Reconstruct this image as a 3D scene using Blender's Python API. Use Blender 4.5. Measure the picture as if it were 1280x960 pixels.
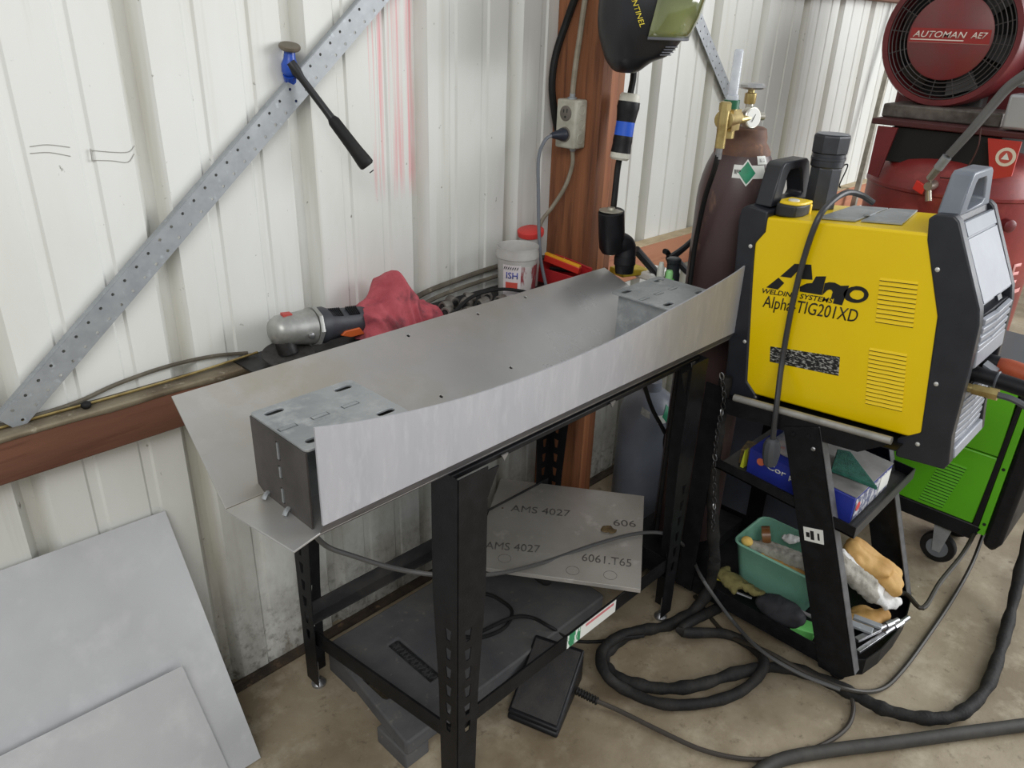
import bpy, bmesh, math, random
from mathutils import Vector, Matrix, noise
S = bpy.context.scene
COL = S.collection
for o in list(bpy.data.objects):
    bpy.data.objects.remove(o)
R = math.radians
random.seed(7)

# ------------------------------------------------------------------ camera
# world: X runs along the back wall, Y = 0 is the face of that wall (room is Y < 0), Z up, metres
cam_d = bpy.data.cameras.new('camera')
cam = bpy.data.objects.new('camera', cam_d)
COL.objects.link(cam)
S.camera = cam
yaw, pitch, roll = R(43.5), R(25.1), R(2.0)
fw = Vector((math.cos(yaw)*math.cos(pitch), math.sin(yaw)*math.cos(pitch), -math.sin(pitch)))
rt = fw.cross(Vector((0, 0, 1))).normalized()
up = rt.cross(fw)
rt, up = math.cos(roll)*rt + math.sin(roll)*up, -math.sin(roll)*rt + math.cos(roll)*up
m = Matrix((rt, up, -fw)).transposed().to_4x4()
m.translation = (0, -1.53, 1.6)
cam.matrix_world = m
cam_d.sensor_width = 36
cam_d.lens = 965/1280*36
cam_d.clip_start = 0.05

# ------------------------------------------------------------------ light
W = bpy.data.worlds.new('world'); S.world = W
W.use_nodes = True
bg = W.node_tree.nodes['Background']
bg.inputs[0].default_value = (0.93, 0.97, 1.0, 1)
bg.inputs[1].default_value = 0.50

def area_light(name, loc, target, sx, sy, power, color=(1, 1, 1)):
    d = bpy.data.lights.new(name, 'AREA')
    d.shape = 'RECTANGLE'; d.size = sx; d.size_y = sy; d.energy = power; d.color = color
    o = bpy.data.objects.new(name, d); COL.objects.link(o)
    o.location = loc
    o.rotation_euler = (Vector(target)-Vector(loc)).to_track_quat('-Z', 'Y').to_euler()
    return o
# daylight through the open roll-up door of the shop, right of and behind the photographer
area_light('door_daylight', (5.5, -4.2, 2.5), (1.3, -.3, 0.8), 3.4, 3.0, 260, (0.97, 0.985, 1.0))
# strip lamps under the roof
area_light('roof_strip_lamp', (-1.6, -2.8, 3.4), (1.2, -0.6, .6), 2.6, 1.0, 75, (1.0, 0.985, 0.96))

V = S.view_settings
V.view_transform = 'Standard'; V.look = 'None'; V.gamma = 1
V.use_curve_mapping = False
V.exposure = 0.0

# ------------------------------------------------------------------ materials
MATS = {}
def srgb(c):
    return tuple((x/255/12.92 if x/255 <= 0.04045 else ((x/255+0.055)/1.055)**2.4) for x in c)
def mat(name, c, rough=0.5, metal=0.0, c2=None, scale=8, stretch=(1, 1, 1), mixlo=0.4, mixhi=0.65, bump=0.0, bscale=None,
        c3=None, s3=40, lo3=0.6, hi3=0.7, rvar=0.0, trans=0.0, alpha=1.0, emit=0.0, spec=0.5, coat=0.0, detail=6):
    """procedural material; colours are 0-255 sRGB"""
    if name in MATS: return MATS[name]
    M = bpy.data.materials.new(name); MATS[name] = M
    M.use_nodes = True
    N = M.node_tree.nodes; L = M.node_tree.links
    b = N['Principled BSDF']
    b.inputs['Roughness'].default_value = rough
    b.inputs['Metallic'].default_value = metal
    b.inputs['Specular IOR Level'].default_value = spec
    b.inputs['Coat Weight'].default_value = coat
    b.inputs['Transmission Weight'].default_value = trans
    b.inputs['Alpha'].default_value = alpha
    b.inputs['Base Color'].default_value = (*srgb(c), 1)
    M.diffuse_color = (*srgb(c), 1)
    tc = N.new('ShaderNodeTexCoord'); mp = N.new('ShaderNodeMapping')
    mp.inputs['Scale'].default_value = stretch
    L.new(tc.outputs['Object'], mp.inputs['Vector'])
    def nz(sc, det=detail, rgh=0.6):
        n = N.new('ShaderNodeTexNoise'); n.inputs['Scale'].default_value = sc
        n.inputs['Detail'].default_value = det; n.inputs['Roughness'].default_value = rgh
        L.new(mp.outputs['Vector'], n.inputs['Vector']); return n
    def rng(src, lo, hi, a=0.0, z=1.0):
        r = N.new('ShaderNodeMapRange'); r.inputs[1].default_value = lo; r.inputs[2].default_value = hi
        r.inputs[3].default_value = a; r.inputs[4].default_value = z
        L.new(src, r.inputs[0]); return r
    col = None
    if c2 is not None:
        n1 = nz(scale)
        mx = N.new('ShaderNodeMix'); mx.data_type = 'RGBA'
        mx.inputs[6].default_value = (*srgb(c), 1); mx.inputs[7].default_value = (*srgb(c2), 1)
        L.new(rng(n1.outputs[0], mixlo, mixhi).outputs[0], mx.inputs[0])
        col = mx.outputs[2]
        if c3 is not None:
            n2 = nz(s3)
            mx2 = N.new('ShaderNodeMix'); mx2.data_type = 'RGBA'
            L.new(col, mx2.inputs[6]); mx2.inputs[7].default_value = (*srgb(c3), 1)
            L.new(rng(n2.outputs[0], lo3, hi3).outputs[0], mx2.inputs[0])
            col = mx2.outputs[2]
        L.new(col, b.inputs['Base Color'])
        if rvar:
            L.new(rng(n1.outputs[0], 0.3, 0.7, rough-rvar, rough+rvar).outputs[0], b.inputs['Roughness'])
    if bump:
        n3 = nz(bscale or scale*4)
        bp = N.new('ShaderNodeBump'); bp.inputs['Strength'].default_value = bump; bp.inputs['Distance'].default_value = 0.01
        L.new(n3.outputs[0], bp.inputs['Height']); L.new(bp.outputs[0], b.inputs['Normal'])
    if emit:
        b.inputs['Emission Color'].default_value = (*srgb(c), 1); b.inputs['Emission Strength'].default_value = emit
    return M

black = mat('black_powder_coat', (17, 17, 19), 0.42, c2=(26, 26, 29), scale=30, spec=.28, bump=0.08, bscale=220)
alu = mat('mill_aluminium', (188, 188, 194), 0.55, 0.35, c2=(176, 176, 182), scale=7, stretch=(2.5, 2.5, .6), mixlo=0.35, mixhi=0.75,
          c3=(198, 198, 203), s3=26, lo3=0.5, hi3=0.8, rvar=0.06, bump=0.02, bscale=60)
alu_warm = mat('heat_tinted_aluminium', (184, 183, 182), 0.30, 0.6, c2=(174, 167, 150), scale=1.8, mixlo=0.48, mixhi=0.72,
               c3=(192, 190, 187), s3=12, lo3=0.5, hi3=0.8, rvar=0.05)
alu_plate = mat('laser_cut_aluminium', (166, 170, 172), 0.5, 0.55, c2=(146, 150, 152), scale=9, c3=(184, 187, 188), s3=30, lo3=.5, hi3=.75, rvar=.07)
alu_shaded = mat('end_plate_painted_shade', (92, 88, 86), 0.55, 0.45, c2=(74, 70, 68), scale=9, bump=0.03)  # near box ends: shade and dim reflection are put into the colour
steel = mat('bright_steel', (176, 176, 178), 0.36, 0.9, c2=(140, 140, 142), scale=20)
darksteel = mat('dark_steel', (74, 74, 76), 0.45, 0.7, c2=(50, 48, 47), scale=20)
galv = mat('galvanised_steel', (166, 170, 173), 0.5, 0.4, c2=(148, 152, 156), scale=28, stretch=(1, 1, 1), mixlo=.35, mixhi=.7, c3=(178, 184, 188), s3=60)
brass = mat('brass', (192, 172, 116), 0.33, 0.75, c2=(152, 128, 78), scale=25)
blackplastic = mat('black_plastic', (20, 20, 23), 0.45, c2=(28, 28, 32), scale=25, spec=.3, bump=0.04, bscale=200)
blackrubber = mat('black_rubber', (20, 20, 21), 0.62, c2=(32, 31, 30), scale=18, spec=.3, bump=0.06, bscale=120)
dustyblack = mat('dusty_black_plastic', (76, 76, 79), 0.75, c2=(92, 91, 90), scale=6, spec=.25, c3=(116, 112, 104), s3=50, lo3=.62, hi3=.78, bump=0.08, bscale=180)
greyplastic = mat('grey_plastic', (118, 122, 128), 0.42, c2=(104, 108, 114), scale=10)
white_lbl = mat('white_label', (226, 226, 220), 0.6)
whiteplastic = mat('white_plastic', (214, 212, 200), 0.5, c2=(190, 186, 172), scale=16)
ink = mat('black_ink', (20, 20, 22), 0.6)
yellow = mat('yellow_enamel', (242, 208, 4), 0.32, c2=(236, 200, 2), scale=2, spec=.5)
green_en = mat('green_enamel', (98, 184, 34), 0.34, c2=(88, 168, 28), scale=2)
red_en = mat('red_compressor_paint', (140, 46, 44), 0.38, c2=(106, 34, 34), scale=3, c3=(160, 70, 64), s3=9, lo3=.55, hi3=.75, rvar=.08)
maroon = mat('maroon_paint', (112, 36, 40), 0.4, c2=(86, 28, 31), scale=6)

# ------------------------------------------------------------------ mesh helpers
class MB:
    def __init__(s): s.v = []; s.f = []
    def add(s, vs, fs):
        k = len(s.v); s.v += [tuple(v) for v in vs]; s.f += [tuple(i+k for i in f) for f in fs]; return s
    def box(s, a, b):
        x0, y0, z0 = a; x1, y1, z1 = b
        x0, x1 = min(x0, x1), max(x0, x1); y0, y1 = min(y0, y1), max(y0, y1); z0, z1 = min(z0, z1), max(z0, z1)
        return s.add([(x0, y0, z0), (x1, y0, z0), (x1, y1, z0), (x0, y1, z0), (x0, y0, z1), (x1, y0, z1), (x1, y1, z1), (x0, y1, z1)],
                     [(3, 2, 1, 0), (4, 5, 6, 7), (0, 1, 5, 4), (1, 2, 6, 5), (2, 3, 7, 6), (3, 0, 4, 7)])
    def obox(s, c, ax, ay, az):
        """oriented box: centre and three half-axis vectors"""
        c, ax, ay, az = map(Vector, (c, ax, ay, az)); vs = []
        for k in (-1, 1):
            for i, j in ((-1, -1), (1, -1), (1, 1), (-1, 1)): vs.append(c+ax*i+ay*j+az*k)
        return s.add(vs, [(3, 2, 1, 0), (4, 5, 6, 7), (0, 1, 5, 4), (1, 2, 6, 5), (2, 3, 7, 6), (3, 0, 4, 7)])
    def bar(s, p, q, w, h, upv=(0, 0, 1)):
        p, q = Vector(p), Vector(q); d = (q-p); l = d.length; d.normalize()
        sd = d.cross(Vector(upv)).normalized(); u = sd.cross(d)
        return s.obox((p+q)/2, d*l/2, sd*w/2, u*h/2)
    def prism(s, poly, vec):
        """closed planar polygon (3D points) swept by vec"""
        n = len(poly); vec = Vector(vec)
        a = [Vector(p) for p in poly]; b = [p+vec for p in a]
        return s.add(a+b, [tuple(range(n))[::-1], tuple(range(n, 2*n))]+[(i, (i+1) % n, (i+1) % n+n, i+n) for i in range(n)])
    def prism_x(s, yz, x0, x1): return s.prism([(x0, y, z) for y, z in yz], (x1-x0, 0, 0))
    def prism_y(s, xz, y0, y1): return s.prism([(x, y0, z) for x, z in xz], (0, y1-y0, 0))
    def prism_z(s, xy, z0, z1): return s.prism([(x, y, z0) for x, y in xy], (0, 0, z1-z0))
    def lathe(s, o, axis, prof, n=24, cap0=True, cap1=True, ang=None):
        """profile of (radius, height) about axis from o"""
        o = Vector(o); ax = Vector(axis).normalized()
        e1 = ax.orthogonal().normalized(); e2 = ax.cross(e1)
        vs = []; fs = []
        for r, h in prof:
            for i in range(n):
                t = 2*math.pi*i/n
                vs.append(o+ax*h+(e1*math.cos(t)+e2*math.sin(t))*r)
        for j in range(len(prof)-1):
            for i in range(n):
                fs.append((j*n+i, j*n+(i+1) % n, (j+1)*n+(i+1) % n, (j+1)*n+i))
        if cap0: fs.append(tuple(range(n))[::-1])
        if cap1: fs.append(tuple(range((len(prof)-1)*n, len(prof)*n)))
        return s.add(vs, fs)
    def cyl(s, p, q, r, n=16, r2=None):
        p, q = Vector(p), Vector(q)
        return s.lathe(p, q-p, [(r, 0), (r if r2 is None else r2, (q-p).length)], n)
    def tube(s, pts, r, n=8, smooth=6, closed=False, rf=None):
        P = spline(pts, smooth, closed) if smooth > 1 else [Vector(p) for p in pts]
        m = len(P); vs = []; fs = []; prev = None
        for i, p in enumerate(P):
            a = P[(i-1) % m] if (closed or i > 0) else p; b = P[(i+1) % m] if (closed or i < m-1) else p
            d = (b-a)
            if d.length < 1e-9: d = Vector((0, 0, 1))
            d.normalize()
            if prev is None: e1 = d.orthogonal().normalized()
            else:
                e1 = prev-d*prev.dot(d)
                e1 = e1.normalized() if e1.length > 1e-6 else d.orthogonal().normalized()
            prev = e1; e2 = d.cross(e1)
            rr = rf(i/(m-1)) if rf else r
            for k in range(n):
                t = 2*math.pi*k/n
                vs.append(p+(e1*math.cos(t)+e2*math.sin(t))*rr)
        mm = m if closed else m-1
        for j in range(mm):
            for i in range(n):
                a0 = j*n; b0 = ((j+1) % m)*n
                fs.append((a0+i, a0+(i+1) % n, b0+(i+1) % n, b0+i))
        if not closed: fs += [tuple(range(n))[::-1], tuple(range((m-1)*n, m*n))]
        return s.add(vs, fs)
    def torus(s, c, axis, R_, r, n=32, k=8):
        c = Vector(c); ax = Vector(axis).normalized(); e1 = ax.orthogonal().normalized(); e2 = ax.cross(e1)
        return s.tube([c+(e1*math.cos(2*math.pi*i/n)+e2*math.sin(2*math.pi*i/n))*R_ for i in range(n)], r, k, 1, True)
    def ball(s, c, rx, ry=None, rz=None, n=12, m_=8, rot=None):
        ry = ry or rx; rz = rz or rx; c = Vector(c); vs = [Vector((0, 0, -rz))]; fs = []
        for j in range(1, m_):
            ph = -math.pi/2+math.pi*j/m_
            for i in range(n):
                t = 2*math.pi*i/n
                vs.append(Vector((rx*math.cos(ph)*math.cos(t), ry*math.cos(ph)*math.sin(t), rz*math.sin(ph))))
        vs.append(Vector((0, 0, rz)))
        for i in range(n): fs.append((0, 1+(i+1) % n, 1+i))
        for j in range(m_-2):
            for i in range(n):
                a = 1+j*n; b = a+n
                fs.append((a+i, a+(i+1) % n, b+(i+1) % n, b+i))
        a = 1+(m_-2)*n
        for i in range(n): fs.append((a+i, a+(i+1) % n, len(vs)-1))
        if rot: vs = [rot @ v for v in vs]
        return s.add([c+v for v in vs], fs)
    def plate(s, o, u, v, outer, holes, th):
        """flat plate with real holes: 2D loops in the frame (o, u, v), thickness th along u x v"""
        o, u, v = Vector(o), Vector(u).normalized(), Vector(v).normalized(); w = u.cross(v).normalized()*th
        bm = bmesh.new(); loops = []
        for lp in [outer]+list(holes):
            vs = [bm.verts.new((p[0], p[1], 0)) for p in lp]
            loops.append(vs)
            for i in range(len(vs)): bm.edges.new((vs[i], vs[(i+1) % len(vs)]))
        bm.verts.index_update()
        bmesh.ops.triangle_fill(bm, edges=bm.edges[:], use_beauty=True, use_dissolve=False, normal=(0, 0, 1))
        bm.verts.index_update()
        pts = [o+u*x.co.x+v*x.co.y for x in bm.verts]; n = len(pts)
        fs = []
        for f in bm.faces:
            ids = [x.index for x in f.verts]
            if f.normal.z < 0: ids.reverse()
            fs.append(tuple(ids[::-1])); fs.append(tuple(i+n for i in ids))
        for k, lp in enumerate(loops):
            ids = [x.index for x in lp]
            area = sum(lp[i].co.x*lp[(i+1) % len(lp)].co.y-lp[(i+1) % len(lp)].co.x*lp[i].co.y for i in range(len(lp)))
            if (area < 0) != (k > 0): ids.reverse()
            for i in range(len(ids)):
                a, b = ids[i], ids[(i+1) % len(ids)]
                fs.append((a, b, b+n, a+n))
        bm.free()
        return s.add(pts+[p+w for p in pts], fs)
    def build(s, name, m, parent=None, bevel=0, seg=2, angle=35, base=None, label=None, fix=True):
        me = bpy.data.meshes.new(name)
        if parent is not None:
            p = parent; org = Vector((0, 0, 0))
            while p is not None: org += p.location; p = p.parent
        else:
            if base is None:
                xs = [v[0] for v in s.v]; ys = [v[1] for v in s.v]; zs = [v[2] for v in s.v]
                base = ((min(xs)+max(xs))/2, (min(ys)+max(ys))/2, min(zs))
            org = Vector(base)
        me.from_pydata([Vector(v)-org for v in s.v], [], s.f)
        if fix:
            bm = bmesh.new(); bm.from_mesh(me)
            bmesh.ops.recalc_face_normals(bm, faces=bm.faces[:])
            bm.to_mesh(me); bm.free()
        for p in me.polygons: p.use_smooth = True
        me.set_sharp_from_angle(angle=R(angle)) if angle else [setattr(p, 'use_smooth', False) for p in me.polygons]
        me.materials.append(m)
        o = bpy.data.objects.new(name, me); COL.objects.link(o)
        if parent is not None: o.parent = parent
        else: o.location = org
        if bevel:
            b = o.modifiers.new('bevel', 'BEVEL'); b.width = bevel; b.segments = seg; b.limit_method = 'ANGLE'; b.angle_limit = R(40)
            b.harden_normals = False
        if label: o['label'] = label
        return o

def spline(pts, sub=6, closed=False):
    P = [Vector(p) for p in pts]; n = len(P); out = []
    rng_ = range(n if closed else n-1)
    for i in rng_:
        p0 = P[(i-1) % n] if (closed or i > 0) else P[0]*2-P[1]
        p1 = P[i]; p2 = P[(i+1) % n]
        p3 = P[(i+2) % n] if (closed or i+2 < n) else P[-1]*2-P[-2]
        for k in range(sub):
            t = k/sub
            out.append(0.5*((2*p1)+(p2-p0)*t+(2*p0-5*p1+4*p2-p3)*t*t+(3*p1-p0-3*p2+p3)*t**3))
    if not closed: out.append(P[-1])
    return out
def circ(cx, cy, r, n=10, r2=None):
    return [(cx+r*math.cos(2*math.pi*i/n), cy+(r2 or r)*math.sin(2*math.pi*i/n)) for i in range(n)]
def slot(cx, cy, l, w, horiz=True, n=5):
    pts = []
    for sgn, a0 in ((1, -90), (-1, 90)):
        for i in range(n):
            a = R(a0+180*i/(n-1))
            x = sgn*(l-w)/2+w/2*math.cos(a); y = w/2*math.sin(a)
            pts.append((cx+x, cy+y) if horiz else (cx-y, cy+x))
    return pts
def rrect(cx, cy, w, h, r, n=4):
    pts = []
    for sx, sy, a0 in ((1, 1, 0), (-1, 1, 90), (-1, -1, 180), (1, -1, 270)):
        for i in range(n):
            a = R(a0+90*i/(n-1)); pts.append((cx+sx*(w/2-r)+r*math.cos(a), cy+sy*(h/2-r)+r*math.sin(a)))
    return pts

def tag(o, label, cat, group=None, kind=None):
    o['label'] = label; o['category'] = cat
    if group: o['group'] = group
    if kind: o['kind'] = kind
    return o
def thing(name, label, cat, loc=(0, 0, 0), group=None):
    o = bpy.data.objects.new(name, None); COL.objects.link(o); o.location = loc
    o.empty_display_size = 0.05
    return tag(o, label, cat, group)
def struct(o): o['kind'] = 'structure'; return o

def text(name, s, p0, p1, h, m, parent, upv=None, nrm=None, shear=0.0, th=0.0006, off=0.0008, bold=0.0):
    """string fitted between world points p0 and p1 (baseline), height h, lying in the plane with normal nrm"""
    cu = bpy.data.curves.new(name, 'FONT'); cu.body = s; cu.size = 1; cu.shear = shear; cu.resolution_u = 3; cu.offset = bold
    ob = bpy.data.objects.new('tmp', cu); COL.objects.link(ob)
    dg = bpy.context.evaluated_depsgraph_get(); me = bpy.data.meshes.new_from_object(ob.evaluated_get(dg))
    bpy.data.objects.remove(ob); bpy.data.curves.remove(cu)
    xs = [v.co.x for v in me.vertices]; ys = [v.co.y for v in me.vertices]
    x0, x1, y0, y1 = min(xs), max(xs), min(ys), max(ys)
    p0, p1 = Vector(p0), Vector(p1); u = p1-p0; w = u.length; u.normalize()
    nrm = Vector(nrm).normalized(); v_ = nrm.cross(u).normalized()
    mb = MB()
    base = [p0+u*((v.co.x-x0)/(x1-x0)*w)+v_*((v.co.y-y0)/(y1-y0)*h) for v in me.vertices]
    n = len(base)
    fs = [tuple(p.vertices) for p in me.polygons]
    mb.add([b+nrm*off for b in base], fs)
    bpy.data.meshes.remove(me)
    o = mb.build(name, m, parent, fix=False)
    md = o.modifiers.new('thickness', 'SOLIDIFY'); md.thickness = th; md.offset = 1
    return o

def blob(name, parts, m, parent=None, voxel=0.006, amp=0.004, freq=25, ridged=True, seed=0.0, base=None, sm=4, zmin=None, aniso=(1, 1, 1)):
    """one continuous soft surface: union of ellipsoids/capsules, remeshed and wrinkled"""
    mb = MB()
    for p in parts:
        if p[0] == 'b': mb.ball(p[1], *p[2], n=14, m_=10, rot=(p[3] if len(p) > 3 else None))
        else:
            _, a, b, r0, r1 = p; a, b = Vector(a), Vector(b)
            for i in range(9):
                t = i/8; mb.ball(a.lerp(b, t), r0+(r1-r0)*t, n=12, m_=8)
    o = mb.build(name, m, None, base=base or parts[0][1])
    r = o.modifiers.new('r', 'REMESH'); r.mode = 'VOXEL'; r.voxel_size = voxel
    s = o.modifiers.new('s', 'SMOOTH'); s.iterations = sm; s.factor = .5
    dg = bpy.context.evaluated_depsgraph_get(); me = bpy.data.meshes.new_from_object(o.evaluated_get(dg))
    o.modifiers.clear(); old = o.data; o.data = me; bpy.data.meshes.remove(old); me.name = name
    org = o.location.copy(); nv = [v.normal.copy() for v in me.vertices]
    for v, nn in zip(me.vertices, nv):
        q = Vector([a_*b_ for a_, b_ in zip(v.co+org, aniso)])*freq+Vector((seed, seed*1.7, 0))
        f = noise.noise(q)+0.5*noise.noise(q*2.1)
        if ridged: f = 0.5-abs(f)*1.6
        v.co += nn*(f*amp)
        if zmin is not None and v.co.z+org.z < zmin: v.co.z = zmin-org.z
    for p in me.polygons: p.use_smooth = True
    if parent is not None:
        p = parent; po = Vector((0, 0, 0))
        while p is not None: po += p.location; p = p.parent
        for v in me.vertices: v.co += org-po
        o.location = (0, 0, 0); o.parent = parent
    return o
def seq(o, d, n):  # n alike children spaced by d, sharing o's mesh
    for i in range(1, n):
        c = o.copy(); COL.objects.link(c); c.parent = o.parent; c.location = o.location+Vector(d)*i

# ================================================================== SETTING
def wall_material():
    M = bpy.data.materials.new('white_painted_sheet_metal'); M.use_nodes = True
    N = M.node_tree.nodes; L = M.node_tree.links; b = N['Principled BSDF']
    b.inputs['Roughness'].default_value = 0.42
    geo = N.new('ShaderNodeNewGeometry')
    def mp(sc):
        x = N.new('ShaderNodeMapping'); x.inputs['Scale'].default_value = sc; L.new(geo.outputs['Position'], x.inputs['Vector']); return x.outputs[0]
    def nz(vec, sc, det=6, rg=.6):
        n = N.new('ShaderNodeTexNoise'); n.inputs['Scale'].default_value = sc; n.inputs['Detail'].default_value = det; n.inputs['Roughness'].default_value = rg
        L.new(vec, n.inputs['Vector']); return n.outputs[0]
    def mr(s, a, b_, c=0.0, d=1.0):
        r = N.new('ShaderNodeMapRange'); L.new(s, r.inputs[0])
        for i, v in enumerate((a, b_, c, d)): r.inputs[i+1].default_value = v
        return r.outputs[0]
    def mul(a, b_):
        x = N.new('ShaderNodeMath'); x.operation = 'MULTIPLY'; L.new(a, x.inputs[0])
        if isinstance(b_, float): x.inputs[1].default_value = b_
        else: L.new(b_, x.inputs[1])
        return x.outputs[0]
    def mix(fac, a, c):
        x = N.new('ShaderNodeMix'); x.data_type = 'RGBA'; L.new(fac, x.inputs[0])
        if isinstance(a, tuple): x.inputs[6].default_value = (*srgb(a), 1)
        else: L.new(a, x.inputs[6])
        x.inputs[7].default_value = (*srgb(c), 1); return x.outputs[2]
    sep = N.new('ShaderNodeSeparateXYZ'); L.new(geo.outputs['Position'], sep.inputs[0])
    col = mix(mr(nz(mp((1, 1, .35)), 3.2), .4, .7), (222, 223, 219), (210, 210, 203))
    # vertical drip stains
    col = mix(mul(mr(nz(mp((14, 14, .5)), 1.0, 5), .56, .78), 0.5), col, (164, 158, 134))
    # mottled olive tone, stronger towards the back of each rib
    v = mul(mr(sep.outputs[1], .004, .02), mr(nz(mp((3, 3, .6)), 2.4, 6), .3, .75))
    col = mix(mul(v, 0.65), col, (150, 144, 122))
    # grime splashed along the foot of the wall
    g = mul(mr(sep.outputs[2], .62, .02), mr(nz(mp((2.5, 2.5, 1.1)), 3.0, 8, .7), .32, .62))
    col = mix(mul(g, 0.75), col, (116, 108, 90))
    g2 = mul(mr(sep.outputs[2], .30, .0), mr(nz(mp((1, 1, 1)), 34.0, 6, .7), .5, .64))
    col = mix(mul(g2, 0.8), col, (84, 76, 64))
    # specks
    sp = mr(nz(mp((1, 1, .7)), 55.0, 3), .70, .76)
    col = mix(mul(sp, 0.8), col, (96, 90, 76))
    # red crayon / paint rubbed on one panel
    bx = N.new('ShaderNodeMath'); bx.operation = 'COMPARE'; L.new(sep.outputs[0], bx.inputs[0]); bx.inputs[1].default_value = 1.185; bx.inputs[2].default_value = .075
    bz = mr(sep.outputs[2], 1.19, 1.26)
    st = mr(nz(mp((70, 70, 1.2)), 1.0, 4), .46, .68)
    col = mix(mul(mul(mul(bx.outputs[0], bz), st), 0.75), col, (226, 110, 122))
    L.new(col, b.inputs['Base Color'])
    return M
wallm = wall_material()
PITCH = 0.327
def wall_profile(x0, ribs):
    pts = [(x0, 0.0)]
    for k in range(ribs):
        c = x0+PITCH*(k+.5)
        for d in (-1/3, ):
            q = c+PITCH*d
            pts += [(q-.014, 0), (q-.009, .004), (q+.009, .004), (q+.014, 0)]
        pts += [(c-.030, 0), (c-.013, .026), (c+.008, .026), (c+.028, 0)]
        q = c+PITCH/3
        pts += [(q-.014, 0), (q-.009, .004), (q+.009, .004), (q+.014, 0)]
    pts.append((x0+PITCH*ribs, 0))
    return pts
wall = bpy.data.objects.new('wall_back', None); COL.objects.link(wall); struct(wall)
wall['label'] = 'white ribbed sheet metal wall of the workshop'
X_W0 = 0.6-PITCH*4.5
k = 0; x = X_W0
while x < 9.5:
    pf = wall_profile(x, 3); mb = MB(); n = len(pf)
    # laps: each sheet ends 1 mm in front of its neighbour's first flat
    vs = [(px, py, 0.0) for px, py in pf]+[(px, py, 3.4) for px, py in pf]
    mb.add(vs, [(i, i+1, i+1+n, i+n) for i in range(n-1)])
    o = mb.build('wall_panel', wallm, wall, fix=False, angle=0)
    md = o.modifiers.new('sheet', 'SOLIDIFY'); md.thickness = .0008; md.offset = 1
    x += PITCH*3; k += 1

fl = MB().box((-6, -9, -.06), (10.5, .06, 0))
def floor_material():
    M = bpy.data.materials.new('stained_concrete'); M.use_nodes = True
    N = M.node_tree.nodes; L = M.node_tree.links; b = N['Principled BSDF']
    tc = N.new('ShaderNodeNewGeometry')
    def nz(sc, det=8, rg=.6, off=0):
        mp = N.new('ShaderNodeMapping'); mp.inputs['Location'].default_value = (off, off*.7, 0); L.new(tc.outputs['Position'], mp.inputs[0])
        n = N.new('ShaderNodeTexNoise'); n.inputs['Scale'].default_value = sc; n.inputs['Detail'].default_value = det; n.inputs['Roughness'].default_value = rg
        L.new(mp.outputs[0], n.inputs['Vector']); return n.outputs[0]
    def mr(s, a, b_, c=0.0, d=1.0):
        r = N.new('ShaderNodeMapRange'); L.new(s, r.inputs[0])
        for i, v in enumerate((a, b_, c, d)): r.inputs[i+1].default_value = v
        return r.outputs[0]
    def mix(fac, a, c):
        x = N.new('ShaderNodeMix'); x.data_type = 'RGBA'; L.new(fac, x.inputs[0])
        if isinstance(a, tuple): x.inputs[6].default_value = (*srgb(a), 1)
        else: L.new(a, x.inputs[6])
        x.inputs[7].default_value = (*srgb(c), 1); return x.outputs[2]
    col = mix(mr(nz(2.6), .38, .66), (160, 147, 125), (126, 112, 90))
    col = mix(mr(nz(7, 8, .7, 3.1), .5, .75), col, (182, 171, 150))
    col = mix(mr(nz(1.5, 6, .6, 8.2), .50, .70), col, (104, 90, 70))
    col = mix(mr(nz(24, 6, .7, 5.0), .58, .72), col, (100, 88, 70))
    col = mix(mr(nz(16, 5, .7, 12.0), .68, .74), col, (212, 204, 188))
    L.new(col, b.inputs['Base Color'])
    L.new(mr(nz(5), .3, .7, .45, .7), b.inputs['Roughness'])
    bp = N.new('ShaderNodeBump'); bp.inputs['Strength'].default_value = .12; bp.inputs['Distance'].default_value = .01
    L.new(nz(60), bp.inputs['Height']); L.new(bp.outputs[0], b.inputs['Normal'])
    return M
flo = struct(fl.build('floor', floor_material(), base=(0, 0, 0)))
flo['label'] = 'stained bare concrete workshop floor'

rust = mat('rusty_angle', (70, 58, 46), 0.85, c2=(42, 36, 31), scale=14, c3=(104, 86, 66), s3=30)
bb = MB()
bb.prism_x([(.0, 0), (-.026, 0), (-.026, .006), (-.010, .009), (-.008, .014), (0, .014)], X_W0, 9.4)
o = struct(bb.build('baseboard_back', rust)); o['label'] = 'rusty base angle along the foot of the ribbed wall'

wood = mat('red_brown_timber', (120, 79, 58), 0.75, c2=(92, 58, 43), scale=5, stretch=(.25, 3, 3), mixlo=.35, mixhi=.7, c3=(86, 48, 34), s3=16, lo3=.56, hi3=.72, bump=.1, bscale=30)
woodv = mat('upright_timber', (150, 96, 62), 0.7, c2=(112, 68, 43), scale=7, stretch=(3, 3, .16), mixlo=.38, mixhi=.64, c3=(78, 48, 32), s3=22, lo3=.54, hi3=.74, bump=.08, bscale=30)
woodp = mat('pale_timber', (186, 128, 96), 0.72, c2=(160, 98, 72), scale=5, stretch=(.25, 3, 3), c3=(132, 84, 66), s3=14, lo3=.58, hi3=.74, bump=.08, bscale=30)
dust = mat('dusty_weathered_top', (136, 126, 106), 0.85, c2=(104, 92, 74), scale=12, c3=(164, 156, 138), s3=40, bump=.15)

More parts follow.
